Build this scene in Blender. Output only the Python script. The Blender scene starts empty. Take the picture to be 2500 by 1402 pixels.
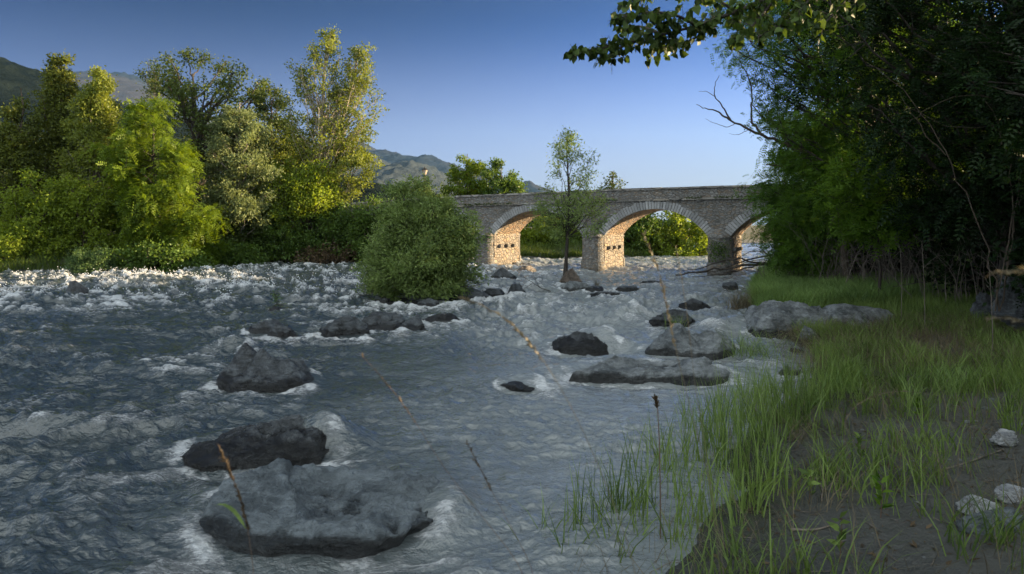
import bpy, bmesh, math, random
import numpy as np
from mathutils import Vector

SC = bpy.context.scene
COL = SC.collection
F, CX, HY, CAMH = 1667.0, 1250.0, 550.0, 2.4      # photograph: focal length in px, centre, horizon row, eye height
R = math.radians

# ------------------------------------------------------------------ helpers
def at(px, py, Y):
    return np.array([(px - CX) / F * Y, Y, CAMH + (HY - py) / F * Y])
def yof(py, z=0.0):
    return (CAMH - z) * F / (py - HY)
def smooth(a, b, x):
    t = np.clip((x - a) / (b - a), 0, 1)
    return t * t * (3 - 2 * t)

_rs = np.random.RandomState(7)
PERM = np.concatenate([_rs.permutation(512)] * 3)
_g = _rs.normal(size=(512, 3)); GRAD = _g / np.linalg.norm(_g, axis=1)[:, None]
def perlin(x, y, z):
    x, y, z = np.broadcast_arrays(np.asarray(x, float), np.asarray(y, float), np.asarray(z, float))
    xi, yi, zi = np.floor(x).astype(int), np.floor(y).astype(int), np.floor(z).astype(int)
    xf, yf, zf = x - xi, y - yi, z - zi
    u, v, w = [t * t * t * (t * (t * 6 - 15) + 10) for t in (xf, yf, zf)]
    xi &= 511; yi &= 511; zi &= 511
    out = 0
    for dx in (0, 1):
        wx = u if dx else 1 - u
        a = PERM[xi + dx]
        for dy in (0, 1):
            wy = v if dy else 1 - v
            b = PERM[a + yi + dy]
            for dz in (0, 1):
                wz = w if dz else 1 - w
                g = GRAD[PERM[b + zi + dz]]
                out = out + wx * wy * wz * (g[..., 0] * (xf - dx) + g[..., 1] * (yf - dy) + g[..., 2] * (zf - dz))
    return out * 1.6
def fbm(x, y, z, n=3, gain=.5):
    s, a, f = 0, 1, 1
    for i in range(n):
        s = s + a * perlin(x * f + 13.7 * i, y * f + 5.1 * i, z * f + 3.3 * i); a *= gain; f *= 2.03
    return s
def ridged(x, y, z, n=1):
    s, a, f, t = 0, 1, 1, 0
    for i in range(n):
        s = s + a * (1 - np.abs(np.clip(perlin(x * f + 7.7 * i, y * f, z + i * 3.1), -1, 1))) ** 2; t += a; a *= .5; f *= 2.1
    return s / t

def link(name, me, mat=None, parent=None):
    o = bpy.data.objects.new(name, me)
    COL.objects.link(o)
    if mat is not None and me is not None: me.materials.append(mat)
    if parent is not None: o.parent = parent
    return o
def tag(o, label=None, cat=None, group=None, kind=None):
    if label: o['label'] = label
    if cat: o['category'] = cat
    if group: o['group'] = group
    if kind: o['kind'] = kind
    return o
def empty(name, label, cat, loc=(0, 0, 0), rz=0, group=None):
    o = bpy.data.objects.new(name, None); COL.objects.link(o)
    o.location = loc; o.rotation_euler.z = rz; o.empty_display_size = .2
    return tag(o, label, cat, group)
def quads(name, Q, mat, parent=None, var=None, origin=None):
    Q = np.asarray(Q, np.float32)
    if origin is not None: Q = Q - np.asarray(origin, np.float32)
    n = len(Q)
    me = bpy.data.meshes.new(name)
    me.vertices.add(4 * n); me.vertices.foreach_set('co', Q.ravel())
    me.loops.add(4 * n); me.loops.foreach_set('vertex_index', np.arange(4 * n, dtype=np.int32))
    me.polygons.add(n); me.polygons.foreach_set('loop_start', np.arange(0, 4 * n, 4, dtype=np.int32))
    if var is not None:
        a = me.attributes.new('var', 'FLOAT', 'FACE'); a.data.foreach_set('value', np.asarray(var, np.float32))
    me.update(calc_edges=True)
    return link(name, me, mat, parent)
def mesh(name, V, Fc, mat, parent=None, smooth_=False):
    me = bpy.data.meshes.new(name)
    me.from_pydata([tuple(map(float, v)) for v in V], [], Fc)
    if smooth_: me.polygons.foreach_set('use_smooth', [True] * len(me.polygons))
    me.update()
    return link(name, me, mat, parent)
def gridmesh(name, P, mat, attrs=None, parent=None, flip=False):
    nr, nc = P.shape[:2]
    idx = np.arange(nr * nc).reshape(nr, nc)
    q = np.stack([idx[:-1, :-1], idx[:-1, 1:], idx[1:, 1:], idx[1:, :-1]], -1).reshape(-1, 4)
    if flip: q = q[:, ::-1]
    me = bpy.data.meshes.new(name)
    me.vertices.add(nr * nc); me.vertices.foreach_set('co', P.astype(np.float32).ravel())
    me.loops.add(q.size); me.loops.foreach_set('vertex_index', q.astype(np.int32).ravel())
    me.polygons.add(len(q)); me.polygons.foreach_set('loop_start', np.arange(0, q.size, 4, dtype=np.int32))
    me.polygons.foreach_set('use_smooth', np.ones(len(q), bool))
    for k, v in (attrs or {}).items():
        a = me.attributes.new(k, 'FLOAT', 'POINT'); a.data.foreach_set('value', v.astype(np.float32).ravel())
    me.update(calc_edges=True)
    return link(name, me, mat, parent)
class Tubes:
    def __init__(s): s.V = []; s.F = []; s.n = 0
    def add(s, pts, rad, k=6):
        pts = np.asarray(pts, float); rad = np.broadcast_to(np.asarray(rad, float), (len(pts),))
        T = np.gradient(pts, axis=0); T /= np.linalg.norm(T, axis=1)[:, None] + 1e-9
        up = np.where(np.abs(T[:, 2:3]) > .9, [[1., 0, 0]], [[0, 0, 1.]])
        A = np.cross(T, up); A /= np.linalg.norm(A, axis=1)[:, None] + 1e-9
        for i in range(1, len(A)):
            a = A[i - 1] - T[i] * (A[i - 1] @ T[i]); A[i] = a / (np.linalg.norm(a) + 1e-9)
        B = np.cross(T, A)
        th = np.arange(k) * 2 * math.pi / k
        ring = pts[:, None] + rad[:, None, None] * (np.cos(th)[None, :, None] * A[:, None] + np.sin(th)[None, :, None] * B[:, None])
        m = len(pts); s.V.append(ring.reshape(-1, 3))
        i0 = s.n + np.arange(m - 1)[:, None] * k + np.arange(k)[None]
        i1 = s.n + np.arange(m - 1)[:, None] * k + (np.arange(k)[None] + 1) % k
        s.F.append(np.stack([i0, i1, i1 + k, i0 + k], -1).reshape(-1, 4)); s.n += m * k
    def build(s, name, mat, parent=None, origin=None):
        V = np.concatenate(s.V); Fq = np.concatenate(s.F)
        if origin is not None: V = V - np.asarray(origin)
        me = bpy.data.meshes.new(name)
        me.vertices.add(len(V)); me.vertices.foreach_set('co', V.astype(np.float32).ravel())
        me.loops.add(Fq.size); me.loops.foreach_set('vertex_index', Fq.astype(np.int32).ravel())
        me.polygons.add(len(Fq)); me.polygons.foreach_set('loop_start', np.arange(0, Fq.size, 4, dtype=np.int32))
        me.polygons.foreach_set('use_smooth', np.ones(len(Fq), bool))
        me.update(calc_edges=True)
        return link(name, me, mat, parent)
def boxes(name, L, mat, parent=None, bevel=0.0):
    bm = bmesh.new()
    for (x0, x1, y0, y1, z0, z1) in L:
        v = [bm.verts.new(p) for p in ((x0, y0, z0), (x1, y0, z0), (x1, y1, z0), (x0, y1, z0), (x0, y0, z1), (x1, y0, z1), (x1, y1, z1), (x0, y1, z1))]
        for f in ((0, 3, 2, 1), (4, 5, 6, 7), (0, 1, 5, 4), (1, 2, 6, 5), (2, 3, 7, 6), (3, 0, 4, 7)): bm.faces.new([v[i] for i in f])
    if bevel: bmesh.ops.bevel(bm, geom=bm.edges[:], offset=bevel, segments=2, affect='EDGES')
    me = bpy.data.meshes.new(name); bm.to_mesh(me); bm.free()
    return link(name, me, mat, parent)

# ------------------------------------------------------------------ materials
class Mat:
    def __init__(s, name):
        s.m = bpy.data.materials.new(name); s.m.use_nodes = True
        s.t = s.m.node_tree; s.N = s.t.nodes; s.L = s.t.links
        s.b = s.N['Principled BSDF']; s.out = s.N['Material Output']
    def n(s, typ, **kw):
        o = s.N.new(typ)
        for k, v in kw.items():
            if k in o.inputs: s.set(o.inputs[k], v)
            else: setattr(o, k, v)
        return o
    def set(s, sock, v):
        if isinstance(v, bpy.types.NodeSocket): s.L.new(v, sock)
        else: sock.default_value = (*v, 1) if isinstance(v, tuple) and len(v) == 3 and sock.type == 'RGBA' else v
    def math(s, op, a, b=0.0, c=0.0, clamp=False):
        o = s.N.new('ShaderNodeMath'); o.operation = op; o.use_clamp = clamp
        for i, v in enumerate((a, b, c)): s.set(o.inputs[i], v)
        return o.outputs[0]
    def mix(s, f, a, b, blend='MIX'):
        o = s.N.new('ShaderNodeMix'); o.data_type = 'RGBA'; o.blend_type = blend
        s.set(o.inputs[0], f); s.set(o.inputs[6], a); s.set(o.inputs[7], b)
        return o.outputs[2]
    def ramp(s, f, lo, hi, a=0.0, b=1.0):
        o = s.N.new('ShaderNodeMapRange'); o.interpolation_type = 'SMOOTHSTEP'
        for k, v in zip(('Value', 'From Min', 'From Max', 'To Min', 'To Max'), (f, lo, hi, a, b)): s.set(o.inputs[k], v)
        return o.outputs[0]
    def co(s, scale=(1, 1, 1)):
        tc = s.n('ShaderNodeTexCoord'); mp = s.n('ShaderNodeMapping'); mp.inputs['Scale'].default_value = scale
        s.L.new(tc.outputs['Object'], mp.inputs[0]); return mp.outputs[0]
    def noise(s, co, scale, detail=4, rough=.55, dist=0.0):
        o = s.n('ShaderNodeTexNoise'); s.L.new(co, o.inputs['Vector'])
        o.inputs['Scale'].default_value = scale; o.inputs['Detail'].default_value = detail
        o.inputs['Roughness'].default_value = rough; o.inputs['Distortion'].default_value = dist
        return o.outputs['Fac']
    def bump(s, h, strength, dist, base=None):
        o = s.n('ShaderNodeBump'); o.inputs['Strength'].default_value = strength; o.inputs['Distance'].default_value = dist
        s.L.new(h, o.inputs['Height'])
        if base is not None: s.L.new(base, o.inputs['Normal'])
        return o.outputs[0]
    def attr(s, name):
        o = s.n('ShaderNodeAttribute'); o.attribute_name = name; return o.outputs['Fac']
    def p(s, **kw):
        for k, v in kw.items(): s.set(s.b.inputs[k.replace('_', ' ')], v)
        return s.m

def leaf_mat(name, dark, light, trans=.45, tcol=None, rough=.5):
    M = Mat(name)
    v = M.attr('var')
    c = M.mix(v, tuple(x * .72 for x in dark), tuple(x * 1.12 for x in light))
    M.p(Base_Color=c, Roughness=rough)
    M.b.inputs['Specular IOR Level'].default_value = .22
    tr = M.n('ShaderNodeBsdfTranslucent')
    tc = M.mix(1.0, c, tcol or (1.25, 1.15, .45), 'MULTIPLY')
    M.L.new(tc, tr.inputs['Color'])
    mx = M.n('ShaderNodeMixShader'); mx.inputs[0].default_value = trans
    M.L.new(M.b.outputs[0], mx.inputs[1]); M.L.new(tr.outputs[0], mx.inputs[2]); M.L.new(mx.outputs[0], M.out.inputs[0])
    return M.m
def bark_mat(name, a, b):
    M = Mat(name); co = M.co((1, 1, .25))
    n = M.noise(co, 14, 5, .6)
    return M.p(Base_Color=M.mix(M.ramp(n, .35, .65), a, b), Roughness=.85, Normal=M.bump(n, .7, .03))
def plain(name, c, rough=.7, metallic=0.0, var=.25, scale=6):
    M = Mat(name); n = M.noise(M.co(), scale, 4)
    return M.p(Base_Color=M.mix(n, tuple(x * (1 - var) for x in c), tuple(x * (1 + var) for x in c)), Roughness=rough, Metallic=metallic)

# olive/golden/bright/silver leaves: real leaf colours of the species, apart from deep
LM = dict(
    poplar=leaf_mat('poplar_leaf', (.060, .085, .018), (.145, .175, .032), .44),
    golden=leaf_mat('golden_poplar_leaf', (.098, .140, .026), (.215, .258, .050), .47),
    locust=leaf_mat('bright_leaf', (.066, .128, .012), (.155, .225, .020), .5),
    ash=leaf_mat('ash_leaf', (.040, .070, .018), (.090, .125, .030), .38),
    silver=leaf_mat('silver_leaf', (.110, .150, .060), (.230, .275, .115), .40, (1.1, 1.1, .7)),
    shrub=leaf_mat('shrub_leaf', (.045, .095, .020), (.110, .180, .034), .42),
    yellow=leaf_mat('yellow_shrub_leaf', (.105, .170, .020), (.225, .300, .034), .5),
    willow=leaf_mat('willow_leaf', (.050, .105, .040), (.130, .200, .072), .38, (1.1, 1.15, .6)),
    dark=leaf_mat('black_locust_leaf', (.040, .105, .015), (.125, .235, .030), .48),
    willow2=leaf_mat('island_willow_leaf', (.125, .195, .060), (.270, .355, .120), .44, (1.1, 1.15, .6)),
    deep=leaf_mat('shade_darkened_leaf', (.005, .015, .005), (.017, .042, .009), .35),  # leaf colour darkened to paint in the shade of the right-hand canopy
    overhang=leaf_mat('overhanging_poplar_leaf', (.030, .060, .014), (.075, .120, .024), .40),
    lime=leaf_mat('young_locust_leaf', (.060, .140, .014), (.130, .230, .024), .5),
    grass=leaf_mat('grass_blade', (.095, .165, .042), (.225, .315, .090), .46, (1.1, 1.1, .5)),
    shrubgrass=leaf_mat('far_grass_blade', (.045, .085, .02), (.11, .16, .035), .4),
    lush=leaf_mat('lush_grass_blade', (.145, .245, .075), (.280, .410, .150), .48, (1.1, 1.1, .5)),
    straw=leaf_mat('straw', (.095, .078, .048), (.185, .155, .095), .22, (1, 1, .8)),
    dryleaf=leaf_mat('dry_leaf', (.055, .040, .024), (.120, .085, .048), .2, (1, 1, .8)),
)
BARK = dict(pale=bark_mat('pale_bark', (.20, .17, .13), (.42, .36, .28)), dark=bark_mat('dark_bark', (.018, .014, .011), (.055, .045, .036)), grey=bark_mat('grey_bark', (.10, .085, .065), (.24, .21, .17)),
            brown=bark_mat('brown_bark', (.035, .026, .018), (.090, .068, .048)), dead=bark_mat('dead_wood', (.060, .050, .042), (.17, .145, .12)))

def rock_mat(name, a, b, lichen=(.20, .22, .19), wet=.10, streak=.5):
    M = Mat(name); co = M.co()
    n1 = M.noise(co, 2.2, 6, .6, .8); n2 = M.noise(co, 11, 7, .7, .4); n3 = M.noise(co, 48, 5, .65)
    st = M.noise(M.co((1.2, 1.2, 5)), 3.5, 6, .65, 1.6)
    mot = M.math('ADD', M.math('MULTIPLY', n1, .6), M.math('MULTIPLY', n2, .4))
    c = M.mix(M.ramp(mot, .38, .62), tuple(x * .7 for x in a), tuple(x * 1.15 for x in b))
    c = M.mix(M.math('MULTIPLY', M.ramp(st, .50, .60), streak), c, tuple(x * .4 for x in a))
    c = M.mix(M.math('MULTIPLY', M.ramp(st, .44, .36), .35), c, tuple(min(x * 1.6, .7) for x in b))
    c = M.mix(M.math('MULTIPLY', M.ramp(n3, .56, .70), .35), c, lichen)
    c = M.mix(M.math('MULTIPLY', M.ramp(n3, .44, .34), .45), c, tuple(x * .4 for x in a))
    geo = M.n('ShaderNodeNewGeometry'); sep = M.n('ShaderNodeSeparateXYZ'); M.L.new(geo.outputs['Position'], sep.inputs[0])
    zz = M.math('ADD', sep.outputs[2], M.math('MULTIPLY', M.math('SUBTRACT', n1, .5), .25))
    w = M.ramp(zz, wet + .05, wet - .02)                        # the wet band the splashing water keeps dark
    c = M.mix(w, c, M.mix(1.0, c, (.26, .25, .24), 'MULTIPLY'))
    rg = M.math('ADD', M.math('MULTIPLY_ADD', w, -.30, .44), M.math('MULTIPLY', M.math('SUBTRACT', n2, .5), .3))
    h = M.math('ADD', M.math('ADD', M.math('MULTIPLY', n1, .8), M.math('MULTIPLY', n2, .5)), M.math('ADD', M.math('MULTIPLY', n3, .14), M.math('MULTIPLY', st, .5)))
    return M.p(Base_Color=c, Roughness=rg, Normal=M.bump(h, 1.0, .12))
RM = dict(dark=rock_mat('dark_schist', (.030, .035, .040), (.100, .114, .126)),
          grey=rock_mat('grey_gneiss', (.085, .100, .108), (.225, .245, .255), (.24, .27, .28), .06, .35),
          wetdark=rock_mat('wet_schist', (.028, .032, .036), (.090, .100, .108), wet=.16),
          big=rock_mat('blue_grey_gneiss', (.088, .110, .125), (.160, .188, .207), (.20, .21, .21), .08, .12),
          pale=rock_mat('pale_quartz', (.24, .26, .29), (.52, .54, .56), (.4, .42, .44), -.5, .3),
          warm=rock_mat('brown_schist', (.085, .065, .050), (.20, .155, .12), wet=.05))

# ------------------------------------------------------------------ land form
XSp = np.array([(-30, -9), (-5, -5), (0, -3.2), (2.2, -2.2), (3.2, .1), (4.7, .87), (5.33, 1.12), (6.15, 1.85), (7.27, 2.4), (8.89, 3.47), (10.5, 4.7), (12.5, 5.3), (14.8, 5.9), (19, 6.9), (23, 8.2), (26.7, 9.6), (30.8, 11.4), (36, 13), (45, 19), (60, 30), (80, 55), (100, 95), (8000, 9000)], float)
YLp = np.array([(-9000, -3000), (-90, 8), (-60, 22), (-40, 31), (-25.4, 33.9), (-21.2, 36.4), (-18.4, 41), (-14.7, 44), (-10, 44.8), (-5, 47), (0, 48.5), (5, 49.5), (10, 51.5), (16, 66), (22, 84), (34, 96), (60, 104), (90, 106), (120, 106), (9000, 200)], float)
def land(X, Y):
    w = perlin(X * .35, Y * .35, 2.2) * .5 + perlin(X * 1.3, Y * 1.3, 4.2) * .15
    dR = X - np.interp(Y, XSp[:, 0], XSp[:, 1]) + w
    zR = np.where(dR < 0, dR * .25, .055 * dR + .03 * smooth(0, .4, dR)) + .45 * np.maximum(dR - 5.5, 0) * smooth(5.5, 8, dR)
    zR = np.minimum(zR, 7.0 - 6.0 * smooth(33, 38, Y)) + .95 * np.exp(-((X - .6) / 2.6) ** 2 - ((Y + .4) / 1.5) ** 2) * smooth(-1.5, 1, dR)
    zR = zR + .02 * fbm(X * 1.8, Y * 1.8, 1.0, 4) * smooth(-.5, .5, dR)
    dL = Y - np.interp(X, YLp[:, 0], YLp[:, 1]) + w
    zL = np.where(dL < 0, dL * .4, .95 * (1 - np.exp(-dL / 1.2)) + .012 * np.minimum(dL, 60))
    z = np.maximum(zR, zL)
    far = smooth(70, 110, np.hypot(X, Y))
    z = z * (1 - far) + far * np.maximum(z, 1.2)
    return np.maximum(z, -.9)

def sinh_axis(n, s, k, c):
    t = np.linspace(-1, 1, n); return c + s * np.sinh(k * t)
gx = sinh_axis(560, 1.6, 9.25, 3.0); gy = sinh_axis(620, 2.0, 9.0, 9.0)
GX, GY = np.meshgrid(gx, gy)
GZ = land(GX, GY)
M = Mat('ground_soil'); co = M.co()
n1 = M.noise(co, .9, 5, .6); n2 = M.noise(co, 9, 6, .65); n3 = M.noise(co, 55, 4, .6)
geo = M.n('ShaderNodeNewGeometry'); sep = M.n('ShaderNodeSeparateXYZ'); M.L.new(geo.outputs['Position'], sep.inputs[0])
mud = M.mix(n2, (.048, .051, .047), (.100, .102, .092))
soil = M.mix(n2, (.030, .034, .014), (.080, .075, .036))
dry = M.ramp(M.math('ADD', sep.outputs[2], M.math('MULTIPLY', n1, .3)), .48, .85)
c = M.mix(dry, mud, soil)
wet = M.ramp(M.math('ADD', sep.outputs[2], M.math('MULTIPLY', M.math('SUBTRACT', n1, .5), .3)), .17, .04)
c = M.mix(wet, c, M.mix(1.0, c, (.6, .6, .62), 'MULTIPLY'))
h = M.math('ADD', n2, M.math('MULTIPLY', n3, .3))
M.p(Base_Color=c, Roughness=M.math('MULTIPLY_ADD', wet, -.6, .8), Normal=M.bump(h, .9, .09))
tag(gridmesh('ground', np.stack([GX, GY, GZ], -1), M.m), kind='structure')

# ------------------------------------------------------------------ rocks
ROCKS = []       # in the water: (cx, cy, rx, ry, ztop) for the flow round them
def icosphere(sub):
    bm = bmesh.new(); bmesh.ops.create_icosphere(bm, subdivisions=sub, radius=1)
    V = np.array([v.co[:] for v in bm.verts]); Fc = [[v.index for v in f.verts] for f in bm.faces]; bm.free()
    return V, Fc
ICO = {k: icosphere(k) for k in (3, 4, 5, 6)}
def rock(label, x0, x1, ytop, ybase, mat='dark', dr=.75, seed=0, bumps=(), cuts=7, zb=0.0, sub=5, tilt=0.0, water=True, name='boulder', group=None, rough=1.0, sink=.03, cat='rock', flat=1.0):
    rng = np.random.RandomState(seed + 11)
    Yb = yof(ybase, zb); W = (x1 - x0) / F * Yb; ry = W / 2 * dr
    Yc = Yb + ry * .75; W = (x1 - x0) / F * Yc; rx = W / 2
    xc = ((x0 + x1) / 2 - CX) / F * Yc
    zt = CAMH - (ytop - HY) / F * (Yc + .15 * ry)
    N, Fc = ICO[sub]
    p = N.copy()
    r = 1 + .22 * fbm(N[:, 0] * 1.3 + seed * 3.1, N[:, 1] * 1.3, N[:, 2] * 1.3, 2)
    p = N * r[:, None]
    for _ in range(cuts):
        d = rng.normal(size=3); d[2] = abs(d[2]) * .9; d /= np.linalg.norm(d)
        off = rng.uniform(.55, .85); e = p @ d - off
        p = p - np.where(e > 0, e * .9, 0)[:, None] * d
    p[:, 2] *= flat
    for (dx, dy, dz, a, k) in bumps:
        d = np.array([dx, dy, dz], float); d /= np.linalg.norm(d)
        p = p + (N * .4 + np.array([0, 0, .6 if dz > .3 else 0])) * (a * np.exp(k * (N @ d - 1)))[:, None]
    q = p * 2.6 + seed
    lay = ridged(q[:, 0] + .6 * q[:, 2], q[:, 1], q[:, 2] * 1.8, 3)
    p = p * (1 + rough * (.17 * (lay - .5) + .035 * fbm(p[:, 0] * 9, p[:, 1] * 9, p[:, 2] * 9 + seed, 3)))[:, None]
    zmin_cut = -sink
    up = p[p[:, 2] > zmin_cut]
    p[:, 0] = (p[:, 0] - (up[:, 0].max() + up[:, 0].min()) / 2) * 2 * rx / (up[:, 0].max() - up[:, 0].min())
    p[:, 1] = p[:, 1] * ry / np.abs(up[:, 1]).max()
    zs = (zt - zb) / (p[:, 2].max() + sink)
    p[:, 2] = np.where(p[:, 2] > -sink, (p[:, 2] + sink) * zs, (p[:, 2] + sink) * min(zs, rx * .8)) + 0.0
    if tilt: p[:, 2] += tilt * p[:, 0] * np.clip(p[:, 2] / max(zt - zb, .05), 0, 1)
    o = mesh(name, p, Fc, RM[mat], smooth_=True)
    o.location = (xc, Yc, zb)
    if water: ROCKS.append((xc, Yc, rx, ry, zt))
    return tag(o, label, cat, group)

def shaped_rock(label, x0, x1, ybase, depth, zf, mat, zb=0.0, seed=0, under=.12, lip=.86, amp=1.0, water=True, name='boulder', nr=80, ns=240, wob=.13, sq=2.3, cuts=5):
    """A boulder from its height over a plan outline: s left to right, t front (-1) to back (1)."""
    Yb = yof(ybase, zb); Yc = Yb + depth / 2; rx = (x1 - x0) / F * Yc / 2; ry = depth / 2; xc = ((x0 + x1) / 2 - CX) / F * Yc
    th = np.linspace(0, 2 * math.pi, ns, endpoint=False)
    out = 1 + wob * perlin(np.cos(th) * 1.6 + seed, np.sin(th) * 1.6, 5.5) + wob * .4 * perlin(np.cos(th) * 5 + seed, np.sin(th) * 5, 1.5)
    out = out * (np.abs(np.cos(th)) ** sq + np.abs(np.sin(th)) ** sq) ** (-1 / sq); out = out / np.abs(out * np.cos(th)).max()
    r = np.concatenate([np.linspace(.004, lip, nr) , lip + (1 - lip) * np.sin(np.linspace(.12, 1, 16) * math.pi / 2)])
    Rr, TT = np.meshgrid(r, th, indexing='ij'); S_ = Rr * np.cos(TT) * out[None]; T_ = Rr * np.sin(TT) * out[None]
    Z = np.maximum(zf(S_, T_), .02)
    e = np.clip((Rr - lip) / (1 - lip), 0, 1); Z = Z * (1 - .55 * e ** 2.2)
    k = 16; q = np.linspace(0, 1, k + 1)[1:]
    zl = Z[-1]
    Sk = S_[-1][None] * (1 - under * np.sin(q * math.pi / 2))[:, None]; Tk = T_[-1][None] * (1 - under * np.sin(q * math.pi / 2))[:, None]
    Zk = zl[None] * (1 - q)[:, None] - .35 * q[:, None]
    S_ = np.vstack([S_, Sk]); T_ = np.vstack([T_, Tk]); Z = np.vstack([Z, Zk])
    rg = np.random.RandomState(seed + 3); q3 = np.stack([S_, T_, Z / Z.max()], -1)
    for _ in range(cuts):
        d = rg.normal(size=3) * [1, 1, .8]; d[2] = abs(d[2]) + .15; d[1] -= .2; d /= np.linalg.norm(d)
        pr = q3 @ d; e = pr - np.quantile(pr, rg.uniform(.90, .975)); q3 = q3 - np.where(e > 0, e * .8, 0)[..., None] * d
    q3[..., 0] /= np.abs(q3[..., 0]).max(); q3[..., 2] *= 1 / q3[..., 2].max()
    P_ = q3 * [rx, ry, Z.max()]
    a = .06 * min(rx, 1.0) * amp
    x_, y_, z_ = P_[..., 0] / rx * 2, P_[..., 1] / rx * 2, P_[..., 2] / rx * 2
    n1 = fbm(x_ * 1.6 + seed, y_ * 1.6, z_ * 1.6, 2); n2 = ridged(x_ * 1.3 + seed + .5 * n1, y_ * 2.2, z_ * 3.0, 4) - .5; n3 = fbm(x_ * 9, y_ * 9, z_ * 9 + seed, 3)
    w = np.clip(P_[..., 2] / .08 + .6, 0, 1)
    P_[..., 2] += a * w * (.9 * n1 + 1.3 * n2 + .22 * n3); P_[..., 0] += a * (.5 * n1 + .5 * n2); P_[..., 1] += a * (.5 * n2 + .2 * n3)
    nr_ = P_.shape[0]; V = np.vstack([[[0, 0, P_[0, :, 2].mean()]], P_.reshape(-1, 3)])
    idx = 1 + np.arange(nr_ * ns).reshape(nr_, ns); nx = np.roll(idx, -1, 1)
    Fc = np.stack([idx[:-1], idx[1:], nx[1:], nx[:-1]], -1).reshape(-1, 4).tolist() + [[0, int(idx[0, b]), int(nx[0, b])] for b in range(ns)]
    o = mesh(name, V, Fc, RM[mat], smooth_=True); o.location = (xc, Yc, zb)
    if water: ROCKS.append((xc, Yc, rx, ry, float(P_[..., 2].max())))
    return tag(o, label, 'rock')
G2 = lambda s, t, s0, t0, a, b: np.exp(-((s - s0) / a) ** 2 - ((t - t0) / b) ** 2)
CN = lambda s, t, s0, t0, a, b: np.exp(-np.sqrt(((s - s0) / a) ** 2 + ((t - t0) / b) ** 2 + .03))
shaped_rock('largest boulder, smooth blue-grey with a hollowed sloping top, lowest in the river', 505, 1078, 1348, 1.30,
            lambda s, t: .17 + .045 * t - .035 * s + .085 * G2(s, t, -.58, .25, .34, .7) + .075 * np.exp(-((s - (-.32 - .30 * t)) / .10) ** 2) * smooth(1, .2, np.abs(t)) - .06 * G2(s, t, .08, .05, .30, .7) + .05 * G2(s, t, .50, .50, .3, .45) - .06 * G2(s, t, .95, .2, .3, .6) + .03 * G2(s, t, .1, -.85, .5, .16), 'big', seed=3, under=.22, lip=.93, amp=.95, sq=3.0, wob=.16, cuts=3)
shaped_rock('wet dark wedge boulder with water pouring over its right shoulder', 452, 815, 1142, .95,
            lambda s, t: .03 + .235 * smooth(-1.15, .30, s) * smooth(1.25, .45, s) * (.55 + .45 * t) + .05 * G2(s, t, -.2, .1, .3, .4), 'wetdark', seed=9, under=.03, lip=.86, amp=1.3, cuts=1)
shaped_rock('dark angular boulder with two pointed peaks standing alone in grey water', 528, 764, 950, 1.0,
            lambda s, t: np.maximum(np.maximum(.17 + .11 * t - .13 * smooth(.45, 1.05, s) + .13 * G2(s, t, .42, .05, .3, .4) - .07 * G2(s, t, -.5, -.2, .3, .3) + .05 * G2(s, t, -.25, -.75, .25, .2),
                                    .60 - 1.45 * np.sqrt(((s + .52) * .75) ** 2 + ((t - .50) * .6) ** 2 + .001)), np.maximum(.56 - 1.5 * np.sqrt(((s + .08) * .75) ** 2 + ((t - .15) * .7) ** 2 + .001), .40 - .62 * np.sqrt(((s - .05) * .75) ** 2 + ((t - .15) * .7) ** 2 + .001))), 'dark', seed=21, under=.04, lip=.88, amp=.8, cuts=0)
rock('left of two low black rocks above the two-peaked boulder', 603, 702, 780, 814, 'dark', .8, 31)
rock('jagged right one of two low black rocks above the two-peaked boulder', 650, 728, 788, 825, 'dark', .7, 37, rough=1.4)
rock('blocky black rock at the left end of a row of three', 778, 902, 768, 819, 'dark', .7, 41, rough=1.3)
rock('long ribbed rock in the middle of a row of three', 866, 992, 760, 803, 'dark', .8, 43, rough=1.5, tilt=-.05)
rock('brown-edged wedge rock at the right end of a row of three', 964, 1042, 768, 806, 'dark', .8, 47)
rock('low wet rock washed over beside the row of three', 1030, 1122, 763, 787, 'wetdark', .8, 53)
rock('long low slab under the island willow bush', 945, 1110, 708, 742, 'dark', .8, 59)
rock('rounded dark rock at the right foot of the willow bush', 1085, 1205, 702, 734, 'dark', .7, 61)
rock('small ridged rock between the willow bush and the cone-shaped rock', 1180, 1238, 703, 728, 'dark', .8, 67)
rock('cone-shaped dark rock just right of the willow bush rocks', 1238, 1288, 692, 722, 'dark', .8, 71)
rock('low black rock at the left foot of the willow bush', 902, 965, 727, 746, 'wetdark', .7, 73)
rock('small rock in the foam in front of the willow bush', 1018, 1078, 728, 751, 'dark', .7, 79)
rock('dome-shaped grey rock in front of the first pier', 1198, 1264, 653, 681, 'dark', .7, 83)
rock('reddish brown rock in front of the first pier, warm in the sun', 1255, 1312, 648, 667, 'warm', .7, 89)
rock('upright brown rock at the foot of the slim young tree', 1366, 1420, 654, 692, 'warm', .8, 97)
rock('smooth grey rock in front of the slim young tree', 1366, 1442, 686, 708, 'grey', .7, 101)
rock('small low rock to the right of the slim young tree', 1428, 1476, 697, 710, 'dark', .7, 103, sub=4)
rock('flat dark rock low in the water below the slim young tree', 1436, 1518, 711, 726, 'dark', .6, 107)
rock('low dark rock in front of the second pier', 1500, 1562, 697, 711, 'dark', .6, 109, sub=4)
rock('tiny dark rock below the second pier', 1560, 1612, 684, 694, 'dark', .6, 110, sub=4)
rock('dark rounded rock behind the water hump near the grass bank', 1655, 1735, 728, 757, 'wetdark', .7, 113)
rock('small grey rock near the fallen branches', 1763, 1802, 688, 706, 'dark', .7, 127, sub=4)
rock('dark jagged rock with water swelling over its left side', 1580, 1708, 752, 796, 'dark', .7, 131, rough=1.3)
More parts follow.
